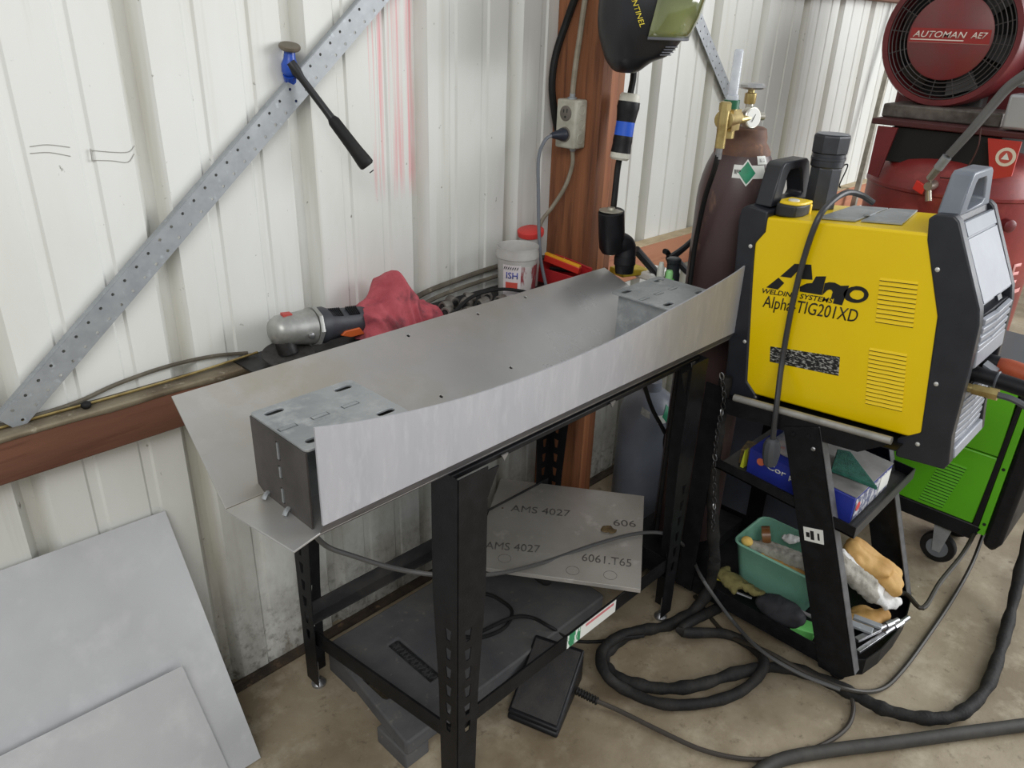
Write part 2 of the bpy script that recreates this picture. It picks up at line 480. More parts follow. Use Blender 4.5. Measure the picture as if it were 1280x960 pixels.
# girts: timbers that run along the wall
g = thing('wall_girt', 'red-brown timber rail along the wall, left of the post', 'beam', (0, -.025, .807))
MB().box((X_W0, -.050, .807), (1.742, -.001, .895)).build('timber', wood, g, bevel=.003)
cap = MB()
random.seed(3)
xs = [X_W0+.05*i for i in range(int((1.74-X_W0)/.05)+1)]
fr = [(-.051, .895-.004-.010*max(0, noise.noise(Vector((xx*5, 0, 0)))+.25)) for xx in xs]
vs = []; fs = []
for xx, (yy, zz) in zip(xs, fr): vs += [(xx, -.001, .899), (xx, -.050, .899), (xx, -.0525, .897), (xx, -.0520, zz)]
for i in range(len(xs)-1):
    for j in range(3): fs.append((i*4+j, i*4+j+1, i*4+j+5, i*4+j+4))
oc = cap.add(vs, fs).build('dust_crust', dust, g, fix=False)
md = oc.modifiers.new('th', 'SOLIDIFY'); md.thickness = .002; md.offset = 0
g = thing('wall_girt', 'paler timber rail along the wall, right of the post behind the gas bottle', 'beam', (2.5, -.025, .807))
MB().box((1.885, -.050, .807), (8.8, -.001, .916)).build('timber', woodp, g, bevel=.003)
MB().box((1.885, -.050, .9165), (8.8, -.001, .920)).build('dust_crust', mat('pale_dust', (196, 178, 146), .9, c2=(176, 158, 128), scale=20), g)
g = thing('wall_girt', 'dark timber rail high on the wall at the upper edge of the photo', 'beam', (3, -.025, 1.745))
MB().box((2.9, -.050, 1.735), (8.8, -.001, 1.88)).build('timber', wood, g, bevel=.003)

# post: three planks nailed together
pst = thing('wooden_post', 'tall built-up red-brown wooden post carrying the outlet box', 'post', (1.81, -.08, 0))
for i, (a, b_, yy) in enumerate(((1.742, 1.786, -.168), (1.787, 1.826, -.160), (1.827, 1.868, -.150))):
    MB().box((a, yy, 0), (b_, -.001, 3.3)).build('plank', woodv if i != 1 else mat('upright_timber_light', (184, 122, 82), .7, c2=(150, 92, 60), scale=7, stretch=(3, 3, .16), c3=(104, 64, 42), s3=22), pst, bevel=.003)

# perforated galvanised braces
def brace(label, p, q, wid):
    p, q = Vector(p), Vector(q); u = (q-p).normalized(); L_ = (q-p).length
    nrm = Vector((0, -1, 0)); v = nrm.cross(u)
    holes = []
    n = int(L_/.034)
    for i in range(n):
        for rr in (-1, 1):
            holes.append(circ(.02+i*.034+(.006 if rr > 0 else 0), rr*wid*.27, .0032, 8))
    t = thing('diagonal_brace', label, 'brace', tuple(p), 'perforated braces on the wall')
    MB().plate(p, u, v, [(0, -wid/2), (L_, -wid/2), (L_, wid/2), (0, wid/2)], holes, .002).build('strap', galv, t)
    # pressed lip along the upper edge
    a = p+v*(wid/2); b_ = q+v*(wid/2)
    MB().obox((a+b_)/2+Vector((0, .007, 0)), u*L_/2, v*.0012, Vector((0, .008, 0))).build('lip', galv, t)
    return t
brace('galvanised perforated strap brace rising to the right behind the blue hammer', (.262, -.020, .906), (1.705, -.020, 2.13), .047)
brace('galvanised perforated strap brace falling to the right behind the brown gas bottle', (1.92, -.020, 2.072), (2.86, -.020, 1.22), .046)

# marks drawn on the wall
for pts in ([(0.403, -0.001, 1.383), (0.431, -0.001, 1.384), (0.465, -0.001, 1.377)], [(0.401, -0.001, 1.372), (0.431, -0.001, 1.371), (0.463, -0.001, 1.362)],
            [(0.499, -0.001, 1.369), (0.534, -0.001, 1.363), (0.562, -0.001, 1.361), (0.575, -0.001, 1.371)], [(0.497, -0.001, 1.352), (0.531, -0.001, 1.348), (0.558, -0.001, 1.343), (0.572, -0.001, 1.357)],
            [(0.498, -0.001, 1.372), (0.497, -0.001, 1.350)]):
    o = MB().tube(pts, .0009, 4, 4).build('pencil_mark', mat('pencil', (150, 148, 142), .8), wall)

# ================================================================== SHEETS LEANING BOTTOM LEFT
sheetm = mat('brushed_sheet_aluminium', (196, 197, 199), 0.5, 0.35, c2=(182, 183, 185), scale=3, mixlo=.4, mixhi=.7, c3=(206, 207, 208), s3=9, lo3=.52, hi3=.75, rvar=.1)
def lean_sheet(name, label, tl, tr, drop, th=.0025):
    """tl, tr = upper corners; drop = vector from upper to lower edge"""
    tl, tr, drop = Vector(tl), Vector(tr), Vector(drop)
    n = drop.cross(tr-tl).normalized()*th
    mb = MB().prism([tl, tr, tr+drop, tl+drop], n)
    return tag(mb.build(name, sheetm, bevel=.0006), label, 'metal sheet')
lean_sheet('aluminium_sheet', 'large dull aluminium sheet leaning directly against the wall', (-.55, -.008, .635), (.505, -.008, .60), (.03, -.235, -.598))
lean_sheet('aluminium_sheet', 'smaller aluminium sheet leaning in front of the large sheet', (-.40, -.150, .335), (.432, -.150, .297), (.03, -.10, -.294))

# ================================================================== WORKBENCH
T = thing('workbench', 'black steel workbench with slotted angle legs under the trough', 'workbench', (1.22, -.39, 0))
X0, X1, YF, YB, ZT = .800, 1.650, -.645, -.140, .845
MB().prism_z([(X0+.003, -.625), (X1-.003, -.625), (X1-.003, YB-.003), (.748, -.129)], ZT-.012, ZT).build('tabletop', black, T, bevel=.002)
def leg(x, y, sx, sy):
    """angle leg: corner at (x, y); flanges run towards sx and sy; tapers downwards; slots near the foot"""
    wt, wb = .074, .052; th = .0022; z0, z1 = .028, ZT+.002
    mb = MB()
    def fl(u):
        outer = [(0, z0), (wb, z0), (wb+.006, .30), (wt, .55), (wt, z1), (0, z1)]
        holes = []
        for i in range(7):
            zc = .205+i*.052 if sy > 0 else .19+i*.052
            if zc > .50: break
            holes.append([(wb*.42, zc-.015), (wb*.62, zc-.015), (wb*.70, zc+.015), (wb*.34, zc+.015)])
        return outer, holes
    for u in ((sx, 0, 0), (0, sy, 0)):
        o_, h_ = fl(u)
        mb.plate((x, y, 0), u, (0, 0, 1), o_, h_, th if (u[0]*1 or -u[1]) > 0 else -th)
    # bent-in return lips
    o = mb.build('leg', black, T, fix=True)
    f = MB().cyl((x+sx*.018, y+sy*.018, .010), (x+sx*.018, y+sy*.018, .075), .004, 10)
    f.lathe((x+sx*.018, y+sy*.018, 0), (0, 0, 1), [(.019, 0), (.019, .007), (.012, .012), (.008, .022)], 16)
    f.build('levelling_foot', steel, o)
leg(X0, YF, 1, 1); leg(.742, -.125, 1, -1); leg(X1, YF, -1, 1); leg(X1, YB, -1, -1)
# shelf rails (angle iron)
ZR0, ZR1 = .197, .240
mb = MB(); mb.prism_x([(YF+.003, ZR0), (YF+.003, ZR1), (YF+.006, ZR1), (YF+.006, ZR0+.003), (YF+.034, ZR0+.003), (YF+.034, ZR0)], X0+.003, X1-.003); mb.build('shelf_rail', black, T)
mb = MB().bar((.748, -.130, ZR0+.042), (X1-.003, YB-.004, ZR0+.042), .003, .044).bar((.748, -.146, ZR0+.0215), (X1-.003, YB-.020, ZR0+.0215), .030, .003)
mb.build('shelf_rail', mat('worn_black_rail', (40, 40, 42), .5, c2=(62, 60, 58), scale=14), T)
MB().bar((.747, -.129, ZR0-.0185), (X0+.005, YF+.004, ZR0-.0185), .003, .044).bar((.763, -.129, ZR0-.039), (X0+.021, YF+.004, ZR0-.039), .030, .003).build('end_rail', black, T)
for xx, s_ in ((X1, -1),):
    mb = MB(); mb.prism_y([(xx+s_*.003, ZR0-.04), (xx+s_*.003, ZR1-.04), (xx+s_*.006, ZR1-.04), (xx+s_*.006, ZR0-.037), (xx+s_*.034, ZR0-.037), (xx+s_*.034, ZR0-.04)], YF+.003, YB-.003); mb.build('end_rail', black, T)
# gussets under the top on the front
for xx, s_ in ((X0+.074, 1), (X1-.074, -1)):
    MB().prism_y([(xx, ZT-.013), (xx+s_*.035, ZT-.013), (xx+s_*.006, ZT-.075), (xx, ZT-.085)], YF+.004, YF+.007).build('gusset', black, T)
for p in ((0.933, -0.623, 0.842), (1.274, -0.619, 0.842), (1.603, -0.609, 0.842)):
    q = (p[0], -.634, .836)
    MB().prism([(q[0]-.009, -.6335, .8435), (q[0]+.009, -.6335, .8435), (q[0]-.002, -.6335, .829)], (0, .003, 0)).build('corner_tab', steel, T)
# safety sticker on the front rail
st = MB().box((1.215, YF+.0015, .199), (1.36, YF+.0028, .238)).build('sticker', white_lbl, T, label='white and green warning sticker')
MB().box((1.165, YF+.0015, .199), (1.215, YF+.0028, .238)).build('sticker_code', mat('sticker_green', (60, 140, 96), .5, c2=(230, 236, 230), scale=60, stretch=(1, 1, .3), mixlo=.5, mixhi=.52), T)
MB().box((1.235, YF+.0010, .227), (1.35, YF+.0016, .235)).build('red_band', mat('sticker_red', (206, 120, 124), .5), st)

# ================================================================== TROUGH
TR = thing('aluminium_trough', 'long bent aluminium trough with two welded boxes lying on the workbench', 'trough', (1.16, -.5, .852))
zb = .852; th = .004
# bottom plate
MB().prism_z([(.448, -.462), (.470, -.636), (.528, -.622), (1.836, -.622), (1.836, -.462)], zb, zb+th).build('bottom_plate', alu_warm, TR, bevel=.0008)
# back flange: sloping plate with drilled holes
bl, bt = Vector((.450, -.458, zb)), Vector((.480, -.226, .9655))
rl, rtp = Vector((1.80, -.458, zb)), Vector((1.742, -.226, .9655))
u = Vector((1, 0, 0)); v = (Vector((0, bt.y-bl.y, bt.z-bl.z))).normalized()
def uv(p): d = Vector(p)-bl; return (d.dot(u), d.dot(v))
slope = (bt.z-bl.z)/(bt.y-bl.y)
holes = []
for a, b_ in ((.5547, .2315), (.7694, .2318), (.9422, .2386), (.5114, .0522), (.7261, .0566)): holes.append(circ(a, b_, .0042, 10))
MB().plate(bl, u, v, [uv(bl), uv(rl), uv(rtp), uv(bt)], holes, .004).build('back_flange', alu_warm, TR, bevel=.0007)
# front flange: upright plate with a swooping upper edge, bend radius at the bottom
top = [(.527, 1.048), (.60, 1.031), (.714, 1.012), (.825, .999), (.92, .993), (1.019, .990), (1.13, .990), (1.252, .994), (1.35, 1.001), (1.443, 1.011), (1.56, 1.022), (1.681, 1.036), (1.76, 1.048), (1.828, 1.063)]
top = [(p.x, p.y) for p in spline([Vector((a, b_, 0)) for a, b_ in top], 3)]
mb = MB(); vs = []; fs = []
prof = [(-.6315, None), (-.6315, .873)]
for (xx, zz) in top:
    for (yy, pz) in prof: vs.append((xx, yy, zz if pz is None else pz))
k = len(prof)
for i in range(len(top)-1):
    for j in range(k-1): fs.append((i*k+j, i*k+j+1, (i+1)*k+j+1, (i+1)*k+j))
o = mb.add(vs, fs).build('front_flange', alu, TR, fix=False, angle=0)
md = o.modifiers.new('th', 'SOLIDIFY'); md.thickness = .004; md.offset = -1 
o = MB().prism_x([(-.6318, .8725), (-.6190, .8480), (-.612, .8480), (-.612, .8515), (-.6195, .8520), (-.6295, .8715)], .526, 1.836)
o.build('bend', mat('bend_painted_shade', (120, 118, 120), .55, .5, c2=(96, 94, 96), scale=12, stretch=(1, 6, 6)), TR)  # dimmer aluminium: shade on the underside is put into its colour
# welded boxes
def mount_box(x0, x1, closed_left, label):
    yb, yf, zt = -.437, -.609, 1.000
    bx = MB()
    pl = MB()
    def top_slots(cx, cy):
        return [slot(cx, cy, .030, .010, True)]
    hs = []
    for fx in (.16, .84):
        for fy in (.14, .86):
            hs.append(slot(x0+(x1-x0)*fx, yf+(yb-yf)*fy, .036, .014, True))
    for i, f_ in enumerate((.18, .50, .82)):
        cx, cy = x0+(x1-x0)*(.10+.30*i), yf+(yb-yf)*(.50)
        hs.append([(cx-.0165, cy-.0062), (cx+.0165, cy-.0062), (cx+.0165, cy+.0062), (cx-.0165, cy+.0062)])
    inset = 0.0 if closed_left else -.012
    tp = pl.plate((0, 0, zt-.003), (1, 0, 0), (0, 1, 0), rrect((x0+x1)/2, (yf+yb)/2, x1-x0-2*inset*0+.0, yb-yf, .008), hs, .004).build('top_plate', alu_plate, TR, bevel=.0005, label=label)
    for h in hs[4:]:
        cx = sum(p[0] for p in h)/4; cy = sum(p[1] for p in h)/4
        MB().box((cx-.0145, cy-.0040, zt-.006), (cx+.0145, cy+.0040, zt+.0012)).build('tab', alu_plate, tp)
    hx = []
    yc = (yf+yb)/2
    for zc, l_ in ((.965, .034), (.925, .024), (.880, .030)):
        hx.append([(yc-.0048, zc-l_/2), (yc+.0048, zc-l_/2), (yc+.0048, zc+l_/2), (yc-.0048, zc+l_/2)])
    ins = .004 if closed_left else .020
    mm = alu_shaded if closed_left else alu_plate
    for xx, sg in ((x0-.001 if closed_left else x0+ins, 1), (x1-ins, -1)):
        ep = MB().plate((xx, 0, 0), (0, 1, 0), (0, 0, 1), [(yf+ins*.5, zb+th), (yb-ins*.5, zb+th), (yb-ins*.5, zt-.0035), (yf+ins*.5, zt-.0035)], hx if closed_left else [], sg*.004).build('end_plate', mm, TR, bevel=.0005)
        if closed_left and sg == 1:
            for h in hx:
                c0 = sum(p[1] for p in h)/4; l_ = (max(p[1] for p in h)-min(p[1] for p in h))/2-.002
                MB().box((xx-.001, yc-.0022, c0-l_), (xx+.006, yc+.0022, c0+l_)).build('tab', alu_plate, ep)
    MB().box((x0+ins+.006, yc-.002, zb+th), (x1-ins-.006, yc+.002, zt-.004)).build('web', alu_plate, TR)
    MB().box((x0+ins+.004, yb-ins*.5-.005, zb+th), (x1-ins-.004, yb-ins*.5-.001, zt-.004)).build('side_plate', alu_plate, TR)
    if closed_left:
        for yy in (-.475, -.540):
            b_ = MB().tube([(x0-.002, yy, zb+.012), (x0-.009, yy-.004, zb+.011), (x0-.014, yy-.006, zb+.006)], .0045, 6, 3).build('weld_tack', alu_plate, TR)
mount_box(.522, .722, True, 'slotted top plate of the near box')
mount_box(1.497, 1.703, False, 'slotted top plate of the far box')

# ================================================================== ON THE LEDGE BEHIND THE TROUGH
sh = MB().box((.705, -.195, .8995), (1.735, -.003, .9045))
tag(sh.build('shelf_plate', darksteel, bevel=.001), 'dark steel plate lying on the timber rail as a shelf', 'shelf')

# angle grinder
G = thing('angle_grinder', 'angle grinder with silver gear head and orange trigger on the ledge', 'angle grinder', (.9, -.09, .905))
A, B = Vector((.768, -.082, .978)), Vector((1.10, -.088, .938)); d = (B-A).normalized()
gm = mat('cast_gear_head', (176, 176, 172), .42, .6, c2=(148, 148, 144), scale=18)
o = MB().lathe(A, d, [(.012, -.004), (.026, .0), (.033, .012), (.036, .032), (.037, .060), (.040, .082), (.041, .092)], 20).build('gear_head', gm, G, angle=50)
MB().lathe(A+d*.094, d, [(.046, 0), (.047, .004), (.047, .009), (.043, .010)], 8).build('flange_collar', gm, G)
gd = mat('dark_grey_tool_plastic', (58, 60, 66), .5, c2=(48, 50, 55), scale=20, bump=.05)
MB().lathe(A+d*.105, d, [(.041, 0), (.042, .018), (.037, .030), (.034, .060), (.033, .11), (.031, .135), (.030, .150), (.026, .156)], 20).build('motor_body', gd, G, angle=50)
e = d.orthogonal().normalized()
for k_ in (0, 1):
    c = A+d*(.150+k_*.045)+Vector((0, -.016, .0305))
    vent = MB()
    for i in range(6): vent.obox(c+d*(i*.005-.012), d*.0012, Vector((0, .009, .007)), Vector((0, -.0015, .003)))
    vent.build('cooling_vent', blackplastic, G)
MB().prism([A+d*.150+Vector((0, -.036, -.020)), A+d*.160+Vector((0, -.037, -.010)), A+d*.200+Vector((0, -.036, -.006)), A+d*.214+Vector((0, -.034, -.024)), A+d*.175+Vector((0, -.034, -.028))], (0, .010, 0)).build('trigger', mat('orange_trigger', (196, 92, 40), .5), G, bevel=.002)
sp_ = A+d*.022
MB().cyl(sp_+Vector((0, -.004, -.020)), sp_+Vector((0.004, -.012, -.052)), .022, 20).build('spindle', darksteel, G)
dc = sp_+Vector((.004, -.013, -.054)); dn = Vector((-.02, -.16, 1)).normalized()
MB().lathe(dc, dn, [(.010, -.0015), (.0575, -.0015), (.0575, .0015), (.010, .0015)], 40).build('cutting_disc', mat('abrasive_disc', (58, 56, 54), .85, c2=(44, 42, 40), scale=80, bump=.2), G)
MB().lathe(A+d*.070+Vector((0, -.038, -.008)), (0, -1, 0), [(.007, 0), (.007, .006), (.004, .007)], 12).build('handle_socket', steel, G)
MB().obox(A+d*.034+Vector((0, -.004, .036)), d*.011, Vector((0, .006, .001)), Vector((0, 0, .003))).build('spindle_lock', mat('tool_red', (176, 70, 64), .5), G)

# red rag
ragm = mat('red_shop_rag', (184, 88, 96), .9, c2=(160, 66, 76), scale=14, c3=(104, 62, 66), s3=20, lo3=.54, hi3=.72, bump=.25, bscale=300)
def rag_mesh():
    """crumpled cloth: a sheet thrown over itself, with folds running over the heap"""
    prof_ = [(.972, .912), (.985, .960), (1.00, .984), (1.025, .992), (1.050, 1.012), (1.066, 1.040), (1.080, 1.050), (1.094, 1.046), (1.106, 1.020), (1.116, .988), (1.135, .980), (1.155, .968), (1.175, .956), (1.195, .944), (1.215, .928), (1.226, .910)]
    pr_ = [(p.x, p.z) for p in spline([Vector((a, 0, z)) for a, z in prof_], 6)]
    nx, ny = len(pr_), 44; vs = []; fs = []
    for i, (x, zt) in enumerate(pr_):
        h = zt-.9065
        w = .028+.052*min(1, max(0, (x-.972)/.06))*min(1, max(.25, (1.232-x)/.07))
        for j in range(ny):
            t = -1+2*j/(ny-1); a_ = t*1.5
            cz = max(0, math.cos(a_)); y = -.098+w*math.sin(a_); z = .9065+h*cz**.7
            f = math.sin((x*95+1.8*math.sin(a_*1.7+x*20)+2.2*noise.noise(Vector((x*18, t*1.4, .3)))))
            g = math.sin(t*6.5+x*38+2*noise.noise(Vector((x*25, t*2, 4.1))))
            k_ = (.0055*(1-abs(f)*1.5)+.0040*(1-abs(g)*1.4))*min(1, h/.03)
            vs.append((x+.004*g, y+math.sin(a_)*k_-.5*k_*(1 if t < 0 else -1), max(.9058, z+k_*cz)))
    for i in range(nx-1):
        for j in range(ny-1): fs.append((i*ny+j, i*ny+j+1, (i+1)*ny+j+1, (i+1)*ny+j))
    o = MB().add(vs, fs).build('red_rag', ragm, angle=180)
    md = o.modifiers.new('th', 'SOLIDIFY'); md.thickness = .0016; md.offset = 1
    sb_ = o.modifiers.new('s', 'SUBSURF'); sb_.levels = 1; sb_.render_levels = 1
    # a twisted corner standing up at the left
    return o
tag(rag_mesh(), 'crumpled red shop rag beside the angle grinder', 'rag')

# cables and hoses lying along the ledge
hosem = mat('old_grey_hose', (104, 98, 86), .8, c2=(76, 70, 60), scale=12, c3=(132, 124, 108), s3=30)
tag(MB().tube([(1.16, -.030, .915), (1.20, -.022, .935), (1.26, -.018, .948), (1.38, -.014, .957), (1.52, -.014, .965), (1.66, -.016, .962), (1.735, -.02, .955)], .0075, 8).build('old_hose', hosem), 'dusty grey-brown hose along the wall behind the white tub', 'hose')
tag(MB().tube([(1.17, -.050, .913), (1.26, -.034, .929), (1.38, -.030, .938), (1.54, -.030, .944), (1.66, -.03, .938)], .006, 8).build('old_hose', hosem), 'thinner dusty hose just below the other hose on the ledge', 'hose')
tag(MB().tube([(1.15, -.165, .912), (1.22, -.150, .925), (1.31, -.132, .950), (1.39, -.150, .958), (1.45, -.185, .948), (1.48, -.193, .930), (1.49, -.190, .910)], .0048, 8).build('power_lead', blackrubber), 'black lead arching over the loose fittings on the ledge', 'lead')
tag(MB().tube([(-.3, -.020, .9035), (.25, -.016, .9035), (.45, -.020, .9035), (.60, -.022, .906), (.76, -.018, .911)], .0028, 6).build('wire_rod', brass), 'thin brass-coloured rod lying on the timber rail', 'rod')
tag(MB().tube([(.16, -.008, .904), (.36, -.009, .906), (.46, -.008, .922), (.56, -.007, .930), (.66, -.008, .926), (.74, -.009, .912)], .0045, 6).build('old_wire', hosem), 'grey weathered wire bundle arching along the timber rail', 'wire')
tag(MB().ball((.392, -.030, .907), .010, .009, .008).build('putty_lump', blackrubber), 'small black blob on the timber rail below the brace', 'lump')
# loose fittings
random.seed(11)
fm = mat('grey_fitting', (138, 134, 128), .5, .6, c2=(96, 90, 84), scale=20)
fit = None
for i, (fx, fy) in enumerate([(1.235, -.120), (1.262, -.085), (1.285, -.150), (1.315, -.105), (1.335, -.165), (1.365, -.120), (1.392, -.178), (1.415, -.135), (1.305, -.060), (1.355, -.072), (1.40, -.095)]):
    r_ = .014+.004*random.random(); a_ = random.random()*6.28
    dv = Vector((math.cos(a_), math.sin(a_), .25*random.random()))
    c = Vector((fx, fy, .9045+r_*1.02))
    t = thing('pipe_fitting', 'small grey metal fitting in the heap between rag and white tub', 'fitting', (fx, fy, .9045), 'loose fittings on the ledge')
    p0 = c-dv*.014
    MB().lathe(p0, dv, [(r_*.55, .002), (r_*.62, 0), (r_*.95, 0), (r_, .004), (r_, .024), (r_*.9, .028), (r_*.6, .028), (r_*.6, .02)], 14, True, True).build('body', fm, t)
    MB().lathe(p0-dv.normalized()*.004, dv, [(r_*.5, 0), (r_*.5, .036)], 6).build('core', darksteel, t)
# white tub
tubm = mat('cloudy_plastic', (206, 204, 200), .35, alpha=.72, c2=(190, 188, 184), scale=14)
tb = thing('plastic_tub', 'cloudy white plastic tub with printed label on the ledge', 'tub', (1.49, -.12, .905))
c0 = (1.49, -.12, .9055)
MB().lathe(c0, (0, 0, 1), [(.002, .001), (.047, 0), (.050, .006), (.0535, .10), (.0555, .118), (.0590, .120), (.0590, .130), (.0565, .140), (.0580, .148), (.0565, .148), (.0545, .140), (.0520, .10), (.0485, .008), (.002, .004)], 40, False, False).build('tub_body', tubm, tb)
def cyl_patch(c, r0, r1, z0, z1, a0, a1, n=14):
    mb = MB(); vs = []; fs = []
    for i in range(n+1):
        a = R(a0+(a1-a0)*i/n)
        vs += [(c[0]+r0*math.cos(a), c[1]+r0*math.sin(a), z0), (c[0]+r1*math.cos(a), c[1]+r1*math.sin(a), z1)]
    for i in range(n): fs.append((i*2, i*2+2, i*2+3, i*2+1))
    return mb.add(vs, fs)
prn = mat('tub_print', (196, 190, 188), .5, c2=(140, 60, 66), scale=26, stretch=(1, 1, .35), mixlo=.50, mixhi=.56, c3=(90, 84, 90), s3=60, lo3=.6, hi3=.66)
cyl_patch(c0, .0516, .0544, .922, 1.008, 235, 330).build('printed_wrap', prn, tb)
cyl_patch(c0, .0517, .0545, .922, 1.012, 180, 235).build('printed_wrap', mat('tub_print_pale', (214, 206, 208), .5), tb)
def arc_text(s_, c, r, z, h, a0, a1, m_, parent, name='lettering'):
    """text wrapped on an upright cylinder, reading towards increasing angle"""
    cu = bpy.data.curves.new(name, 'FONT'); cu.body = s_; cu.size = 1; cu.resolution_u = 2; cu.offset = .012
    ob = bpy.data.objects.new('tmp', cu); COL.objects.link(ob)
    me = bpy.data.meshes.new_from_object(ob.evaluated_get(bpy.context.evaluated_depsgraph_get()))
    bpy.data.objects.remove(ob); bpy.data.curves.remove(cu)
    xs = [v.co.x for v in me.vertices]; ys = [v.co.y for v in me.vertices]
    x0, x1, y0, y1 = min(xs), max(xs), min(ys), max(ys); vs = []
    for v in me.vertices:
        a = R(a0+(a1-a0)*(v.co.x-x0)/(x1-x0)); vs.append((c[0]+r*math.cos(a), c[1]+r*math.sin(a), z+h*(v.co.y-y0)/(y1-y0)))
    fs = [tuple(p.vertices) for p in me.polygons]; bpy.data.meshes.remove(me)
    o = MB().add(vs, fs).build(name, m_, parent, fix=False)
    md = o.modifiers.new('th', 'SOLIDIFY'); md.thickness = .0004; md.offset = 0
    return o
arc_text('ISH', c0, .0548, .975, .018, 192, 226, mat('tub_blue', (58, 66, 150), .5), tb)
cyl_patch(c0, .0534, .0540, .945, .965, 190, 226).build('red_band', mat('tub_red', (196, 78, 66), .5), tb)
hz_ = MB()
for i in range(7):
    a = R(186+i*6.5); p = Vector((c0[0]+.0553*math.cos(a), c0[1]+.0553*math.sin(a), 1.004)); tng = Vector((-math.sin(a), math.cos(a), 0))
    hz_.obox(p, tng*.0018+Vector((0, 0, .002)), Vector((0, 0, .0035))+tng*.001, Vector((math.cos(a), math.sin(a), 0))*.0004)
hz_.build('hazard_stripe', ink, tb)
tag(blob('tub_contents', [('b', (1.485, -.12, .975), (.040, .040, .040)), ('b', (1.505, -.115, 1.0), (.02, .022, .02)), ('c', (1.47, -.13, 1.0), (1.50, -.10, 1.02), .008, .008)],
    mat('red_black_bits', (120, 46, 48), .7, c2=(40, 34, 36), scale=40), None, .006, .006, 40, seed=5), 'dark red odds and ends inside the white tub', 'scraps')
# clear cup with red lid
cp = thing('cup_with_lid', 'small clear cup with a red tilted lid behind the white tub', 'cup', (1.603, -.062, .905))
MB().lathe((1.603, -.062, .9055), (0, 0, 1), [(.026, 0), (.030, .09), (.034, .15), (.032, .15), (.024, .004)], 24, True, True).build('cup', tubm, cp)
MB().lathe((1.602, -.063, 1.054), (-.16, -.05, 1), [(.037, 0), (.038, .006), (.038, .014), (.030, .018)], 24).build('lid', mat('red_lid', (206, 62, 58), .45), cp)
# red tool tray
tt = thing('tool_tray', 'red open tool tray at the foot of the wooden post', 'tray', (1.66, -.13, .905))
rt_ = mat('tray_red', (176, 40, 44), .4)
t0, t1 = (1.648, -.192), (1.732, -.045)
tr_ = MB().box((t0[0], t0[1], .9055), (t1[0], t1[1], .909))
tr_.box((t0[0], t0[1], .909), (t0[0]+.003, t1[1], .950)); tr_.box((t1[0]-.003, t0[1], .909), (t1[0], t1[1], .962))
tr_.box((t0[0], t0[1], .909), (t1[0], t0[1]+.003, .950)); tr_.box((t0[0], t1[1]-.003, .909), (t1[0], t1[1], .962))
tr_.build('tray', rt_, tt, bevel=.001)
MB().tube([(1.7305, -.192, .957), (1.7305, -.12, .966), (1.7305, -.05, .970)], .003, 6).build('rim_wire', rt_, tt)
def level(p, q):
    t = thing('spirit_level', 'yellow and red plastic level lying in the red tray', 'level', p)
    p, q = Vector(p), Vector(q); u_ = (q-p).normalized()
    MB().bar(p, q, .016, .020).build('level_body', mat('level_red', (200, 52, 40), .4), t, bevel=.002)
    MB().bar(p+Vector((0, 0, .0125)), q+Vector((0, 0, .0125)), .014, .006).build('level_strip', mat('level_yellow', (240, 170, 40), .4), t, bevel=.001)
level((1.664, -.068, .978), (1.690, -.180, .958))
for i, (a, b_) in enumerate((((1.70, -.06, .935), (1.712, -.16, .945)), ((1.715, -.055, .950), (1.718, -.13, .952)), ((1.665, -.06, .925), (1.675, -.17, .925)))):
    tag(MB().cyl(a, b_, .007, 10, .004).build('black_pen', blackplastic), 'black pen-like tool lying in the red tray', 'tool', 'black tools in the red tray')
tag(MB().cyl((1.706, -.105, .952), (1.706, -.105, .976), .006, 12, .0015).build('white_nozzle', whiteplastic), 'small white cone nozzle standing in the red tray', 'nozzle')

# ================================================================== ON THE POST
ob_ = thing('outlet_box', 'grey handy outlet box with two sockets on the wooden post', 'outlet', (1.72, -.09, 1.29))
om = mat('dirty_grey_box', (186, 184, 170), .55, c2=(150, 146, 130), scale=14, c3=(110, 104, 90), s3=40, lo3=.62, hi3=.72)
x0b, x1b, y0b, y1b, z0b, z1b = 1.692, 1.7415, -.126, -.056, 1.288, 1.416
MB().box((x0b, y0b, z0b), (x1b, y1b, z1b)).build('box', om, ob_, bevel=.006, seg=3)
for zc in (1.380, 1.325):
    s_ = MB().lathe((x0b+.0005, -.091, zc), (-1, 0, 0), [(.020, 0), (.020, .002), (.0185, .003)], 24).build('socket_face', mat('socket_grey', (104, 98, 90), .5), ob_)
    for dy, hh in ((-.006, .0052), (.006, .0042)):
        MB().box((x0b-.0032, -.091+dy-.0012, zc+.002), (x0b-.0024, -.091+dy+.0012, zc+.002+2*hh)).build('socket_slot', ink, s_)
    MB().cyl((x0b-.0024, -.091, zc-.009), (x0b-.0034, -.091, zc-.009), .003, 10).build('socket_slot', ink, s_)
for zc in (1.390, 1.352, 1.314):
    MB().torus((1.717, y0b-.0002, zc), (0, 1, 0), .013, .0011, 24, 5).build('knockout', om, ob_)
MB().lathe((1.714, -.092, z1b), (0, 0, 1), [(.013, 0), (.013, .004), (.008, .006), (.008, .014)], 14).build('cable_clamp', galv, ob_)
MB().lathe((1.720, -.100, z0b), (0, 0, -1), [(.009, 0), (.009, .006), (.006, .01)], 12).build('cable_clamp', galv, ob_)
